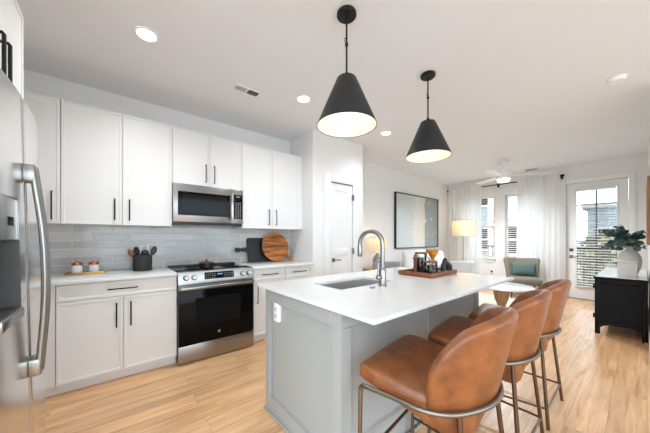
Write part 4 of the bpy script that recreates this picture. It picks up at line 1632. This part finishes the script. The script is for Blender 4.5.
def cushion(mb, c, sx, sy, sz, e=2.6, rot=None):
    """puffed pillow: sx by sz, thickness sy"""
    n, m_ = 16, 16

    def fn(u, v, s):
        a, b = 2 * u - 1, 2 * v - 1
        t_ = max(0, (1 - abs(a) ** e)) * max(0, (1 - abs(b) ** e))
        pin = 1 - .07 * (1 - abs(a) ** 2) * abs(b) ** 4
        pin2 = 1 - .07 * (1 - abs(b) ** 2) * abs(a) ** 4
        p = Vector((a * sx / 2 * pin2, s * (sy / 2) * t_ ** .5, b * sz / 2 * pin))
        if rot is not None:
            p = rot @ p
        return p + Vector(c)
    mb.grid(lambda u, v: fn(u, v, 1), n, m_)
    mb.grid(lambda u, v: fn(u, v, -1), n, m_)
    bmesh.ops.remove_doubles(mb.bm, verts=mb.bm.verts[:], dist=1e-5)
    return mb


# olive wing armchair, faces roughly -x
def make_armchair(loc, rz):
    t = thing('armchair', (0, 0, 0), 'olive grey wing armchair before the sheer curtain', 'armchair')
    # local: front is -y
    MB().box(-.27, .27, -.32, .25, .30, .44, .045, 4).build('seat', M['olive'], t)
    def back(u, v):
        a = 2 * u - 1
        z = .36 + .45 * v
        w = .255 + .065 * v
        y = .26 + .12 * v - .17 * abs(a) ** 2.6
        zz = z - .05 * (v) * (abs(a) ** 2 < 0) + .02 * v * abs(a) ** 2
        return (a * w, y, zz)
    o = MB().grid(back, 12, 10).build('backrest', M['olive'], t, 180)
    sm = o.modifiers.new('solid', 'SOLIDIFY')
    sm.thickness = .085
    sm.offset = 0
    subsurf(o, 1)
    for sx in (-1, 1):
        for sy, yy in ((-1, -.26), (1, .24)):
            MB().tube([(sx * .22, yy, .31), (sx * .25, yy + sy * .03, .0005)], .018, 10, rs=[.022, .012]).build('leg', M['wood_dark'], t)
    t.location = loc
    t.rotation_euler = (0, 0, rz)
    return t


AC = Vector((7.12, -1.93, 0))
AR = R(-68)
make_armchair(AC, AR)
pm = Matrix.Rotation(AR, 3, 'Z')
pc = AC + pm @ Vector((0.02, .10, .585))
o = cushion(MB(), (0, 0, 0), .44, .14, .28, rot=Matrix.Rotation(R(-16), 3, 'X')).build('throw_pillow', M['teal'], None, 60)
o.location = pc
o.rotation_euler = (0, 0, AR)
tag(o, 'teal throw pillow on the olive armchair', 'pillow')

# white sofa along the living wall
t = thing('sofa', (5.95, -.48, 0), 'white upholstered sofa under the large painting', 'sofa')
MB().box(4.95, 6.95, -.92, -.06, .10, .40, .03, 3).build('base', M['whitecloth'], t)
MB().box(4.95, 6.95, -.28, -.05, .38, .76, .06, 4).build('backrest', M['whitecloth'], t)
for x in (4.95, 6.79):
    MB().box(x, x + .16, -.92, -.1, .30, .62, .05, 4).build('armrest', M['whitecloth'], t)
for x in (5.115, 5.955):
    MB().box(x, x + .83, -.90, -.28, .40, .52, .04, 4).build('seat_cushion', M['whitecloth'], t)
for x in (5.02, 6.88):
    for y in (-.85, -.14):
        MB().tube([(x, y, .101), (x, y, .0005)], .02, 10).build('leg', M['wood_dark'], t)
for x, m_, lb in ((5.30, 'palegrey', 'pale grey square pillow at the near end of the white sofa'), (5.83, 'whitecloth', 'white square pillow beside the pale grey one on the sofa'), (6.55, 'palegrey', 'pale grey square pillow at the far end of the sofa')):
    o = cushion(MB(), (0, 0, 0), .46, .15, .46, rot=Matrix.Rotation(R(-14), 3, 'X') @ Matrix.Rotation(R(8), 3, 'Y')).build('throw_pillow', M[m_], None, 60)
    o.location = (x, -.37, .752)
    tag(o, lb, 'pillow')

# grey chair seen over the island behind the faucet
t = thing('side_chair', (0, 0, 0), 'grey upholstered chair behind the faucet, beside the table lamp', 'chair')
MB().box(-.215, .215, -.24, .26, .38, .49, .035, 4).build('seat', M['greycloth'], t)
MB().box(-.215, .215, -.30, -.225, .42, .885, .03, 4).build('backrest', M['greycloth'], t)
for sx in (-1, 1):
    for yy in (-.2, .2):
        MB().tube([(sx * .185, yy, .385), (sx * .195, yy * 1.1, .0005)], .015, 8, rs=[.019, .011]).build('leg', M['wood_dark'], t)
t.location = (3.86, -.77, 0)
t.rotation_euler = (0, 0, R(-39))

# white barrel chair beside the coffee table
t = thing('barrel_chair', (0, 0, 0), 'pale grey barrel chair between the island and the floor lamp', 'chair')
MB().box(-.25, .25, -.24, .26, .30, .46, .05, 4).build('seat', M['palegrey'], t)
def bar(u, v):
    a = R(-200 + 220 * u)
    return ((.27 + .02 * v) * math.cos(a), (.27 + .02 * v) * math.sin(a), .28 + (.56 - .16 * abs(2 * u - 1) ** 3) * v)
o = MB().grid(bar, 16, 8).build('backrest', M['palegrey'], t, 180)
sm = o.modifiers.new('solid', 'SOLIDIFY')
sm.thickness = .06
sm.offset = 0
subsurf(o, 1)
for sx in (-1, 1):
    for yy in (-.17, .17):
        MB().tube([(sx * .17, yy, .31), (sx * .19, yy * 1.15, .0125)], .015, 8, rs=[.018, .011]).build('leg', M['wood_dark'], t)
t.location = (5.53, -1.235, 0)
t.rotation_euler = (0, 0, R(-30))

# side table + table lamp
t = thing('side_table', (4.30, -.26, 0), 'pale wood side table under the table lamp', 'table')
MB().box(4.02, 4.56, -.45, -.06, .655, .685, .004).build('table_top', M['wood_light'], t)
MB().box(4.06, 4.52, -.42, -.08, .54, .655, .003).build('apron', M['wood_light'], t)
for x in (4.06, 4.49):
    for y in (-.42, -.115):
        MB().box(x, x + .03, y, y + .03, .0005, .54, .003).build('leg', M['wood_light'], t)
LX, LY = 4.35, -.26
t = thing('table_lamp', (LX, LY, .6855), 'table lamp with lit cream drum shade beyond the pantry corner', 'lamp')
MB().lathe([(.001, .6855), (.075, .6855), (.08, .695), (.04, .71), (.06, .74), (.095, .80), (.09, .86), (.05, .92), (.022, .955), (.018, .98), (.001, .98)], (LX, LY, 0), 28).build('base', M['nickel'], t)
MB().lathe([(.180, 1.010), (.165, 1.260)], (LX, LY, 0), 40, caps=False).build('shade', M['lampshade'], t)
MB().tube([(LX, LY, .98), (LX, LY, 1.08)], .007, 8).sphere((LX, LY, 1.13), .028).build('bulb', M['bulb'], t)
lamp('table_lamp_light', 'POINT', (LX, LY, 1.19), 1.1, (1, .80, .55), .04)

# floor lamp
LX, LY = 7.22, -.66
t = thing('floor_lamp', (LX, LY, 0), 'floor lamp with lit cream drum shade before the left curtain', 'lamp')
MB().lathe([(.001, .0005), (.15, .0005), (.15, .016), (.02, .026), (.001, .026)], (LX, LY, 0), 32).build('base', M['brass'], t)
MB().tube([(LX, LY, .02), (LX, LY, 1.46)], .011, 10).build('pole', M['brass'], t)
MB().lathe([(.265, 1.31), (.245, 1.69)], (LX, LY, 0), 48, caps=False).build('shade', M['lampshade'], t)
MB().sphere((LX, LY, 1.50), .035).build('bulb', M['bulb'], t)
lamp('floor_lamp_light', 'POINT', (LX, LY, 1.58), 2.4, (1, .80, .55), .05)

# ------------------------------------------------------------------ console
KX0, KX1, KY0, KY1 = 5.30, 6.98, -3.58, -3.135
t = thing('console_cabinet', ((KX0 + KX1) / 2, (KY0 + KY1) / 2, 0), 'black console cabinet with arched base against the right wall', 'cabinet')
MB().box(KX0 + .012, KX1 - .012, KY0 + .004, KY1 - .014, .13, .722).build('body', M['console'], t)
# end frames with arched skirt
def end_frame(x0, x1):
    e = MB()
    e.box(x0, x1, KY0, KY0 + .05, .0005, .722, .003).box(x0, x1, KY1 - .05, KY1, .0005, .722, .003)
    e.box(x0, x1, KY0 + .05, KY1 - .05, .66, .722, .002)
    n = 14
    lo = [(KY0 + .05 + (KY1 - KY0 - .1) * k / n) for k in range(n + 1)]
    poly = [(y, .085 + .055 * math.sin(PI * k / n) ** .5) for k, y in enumerate(lo)] + [(KY1 - .05, .18), (KY0 + .05, .18)]
    e.prism(poly, lambda a, b, x: (x, a, b), x0, x1)
    return e.build('end_frame', M['console'], t)
end_frame(KX0, KX0 + .018)
end_frame(KX1 - .018, KX1)
for k in range(4):
    a = KX0 + .03 + k * (KX1 - KX0 - .06) / 4
    b = a + (KX1 - KX0 - .06) / 4
    d = MB().box(a + .003, b - .003, KY1 - .0135, KY1 + .002, .15, .70, .003)
    do = d.build('door', M['console'], t)
    MB().sphere((b - .03 if k % 2 == 0 else a + .03, KY1 + .017, .44), .012).tube([((b - .03 if k % 2 == 0 else a + .03), KY1 + .0025, .44), ((b - .03 if k % 2 == 0 else a + .03), KY1 + .012, .44)], .005, 8).build('knob', M['brass'], do)
for zz in (.62, .23):
    MB().lathe([(.008, -.03), (.008, .03)], (KX0 + .022, KY1 + .010, zz), 8).build('hinge', M['blackmetal'], t)
MB().box(KX0 - .010, KX1 + .010, KY0 - .003, KY1 + .012, .7225, .747, .003).build('cabinet_top', M['console'], t)
tag(MB().box(KX0 + .006, KX1 - .006, KY0 + .004, KY1 + .002, .7471, .7500).build('top_reflection', M['ctop'], t), 'pale sheet standing in for the door reflection on the top')  # thin pale sheet imitates the bright door mirrored in the lacquer

# white box and vase on the console
t = thing('decorative_box', (5.55, -3.42, .7505), 'white square box standing in front of the vase on the console', 'box')
MB().box(5.48, 5.62, -3.492, -3.328, .7505, .925, .004).build('body', M['ceramic'], t)
MB().box(5.475, 5.625, -3.497, -3.323, .9255, .962, .004).build('lid', M['ceramic'], t)
VX, VY = 5.79, -3.425
t = thing('vase', (VX, VY, .7505), 'round white ceramic vase holding eucalyptus on the console', 'vase')
MB().lathe([(.001, .7505), (.055, .7505), (.072, .77), (.10, .86), (.112, .94), (.106, 1.0), (.082, 1.055), (.045, 1.095), (.032, 1.115), (.034, 1.14), (.029, 1.14), (.027, 1.115), (.04, 1.085), (.001, 1.08)], (VX, VY, 0), 40).build('body', M['ceramic'], t)
t = thing('eucalyptus', (VX, VY, 1.10), 'dark green eucalyptus stems in the white vase', 'plant')
rnd = random.Random(11)
stems = MB()
lv = MB()
right = Vector((math.cos(-.684), math.sin(-.684), 0))
fwd = Vector((-right.y, right.x, 0))
for k in range(20):
    a = rnd.uniform(0, 2 * PI)
    reach = rnd.uniform(.12, .33)
    dx, dy = math.cos(a) * reach, math.sin(a) * reach * .75
    hgt = rnd.uniform(.03, .34) - reach * .12
    p0 = Vector((VX, VY, 1.09))
    d3 = right * dx + fwd * dy
    p2 = p0 + d3 + Vector((0, 0, hgt))
    if p2.y < YR + .04:
        p2.y = YR + .04 + rnd.uniform(0, .05)
    p1 = p0 + (p2 - p0) * .4 + Vector((0, 0, .09))
    path = smooth([p0, p1, p2], 6)
    stems.tube(path, .0025, 5)
    for i in range(3, len(path)):
        for s_ in (-1, 1):
            c_ = path[i] + Vector((rnd.uniform(-.02, .02), rnd.uniform(-.02, .02), rnd.uniform(-.02, .02)))
            tg = (path[min(i + 1, len(path) - 1)] - path[i - 1]).normalized()
            sd = tg.cross(Vector((0, 0, 1))).normalized() * s_
            r_ = rnd.uniform(.026, .042)
            cen = c_ + sd * r_
            if cen.y < YR + .05:
                cen.y = YR + .05
            rotm = Matrix.Rotation(rnd.uniform(0, 6.28), 3, 'Z') @ Matrix.Rotation(rnd.uniform(-1.2, 1.2), 3, 'X') @ Matrix.Rotation(rnd.uniform(-.7, .7), 3, 'Y')
            n = 8
            ctr = lv.bm.verts.new(cen + rotm @ Vector((0, 0, .004)))
            ring = [lv.bm.verts.new(cen + rotm @ Vector((r_ * math.cos(2 * PI * q / n), r_ * .86 * math.sin(2 * PI * q / n), 0))) for q in range(n)]
            for q in range(n):
                lv.bm.faces.new((ctr, ring[q], ring[(q + 1) % n]))
lv.build('leaves', M['leaf'], t, 60, recalc=False)
stems.build('stems', M['stem'], t)

# black cord hanging beside the console
d = MB().tube(smooth([(5.20, YR + .03, .62), (5.17, YR + .045, .50), (5.20, YR + .05, .36), (5.16, YR + .05, .22), (5.20, YR + .05, .10), (5.17, YR + .06, .008)], 8), .006, 8)
tag(d.build('cord', M['rubber']), 'black cord looping down beside the console cabinet', 'cord')
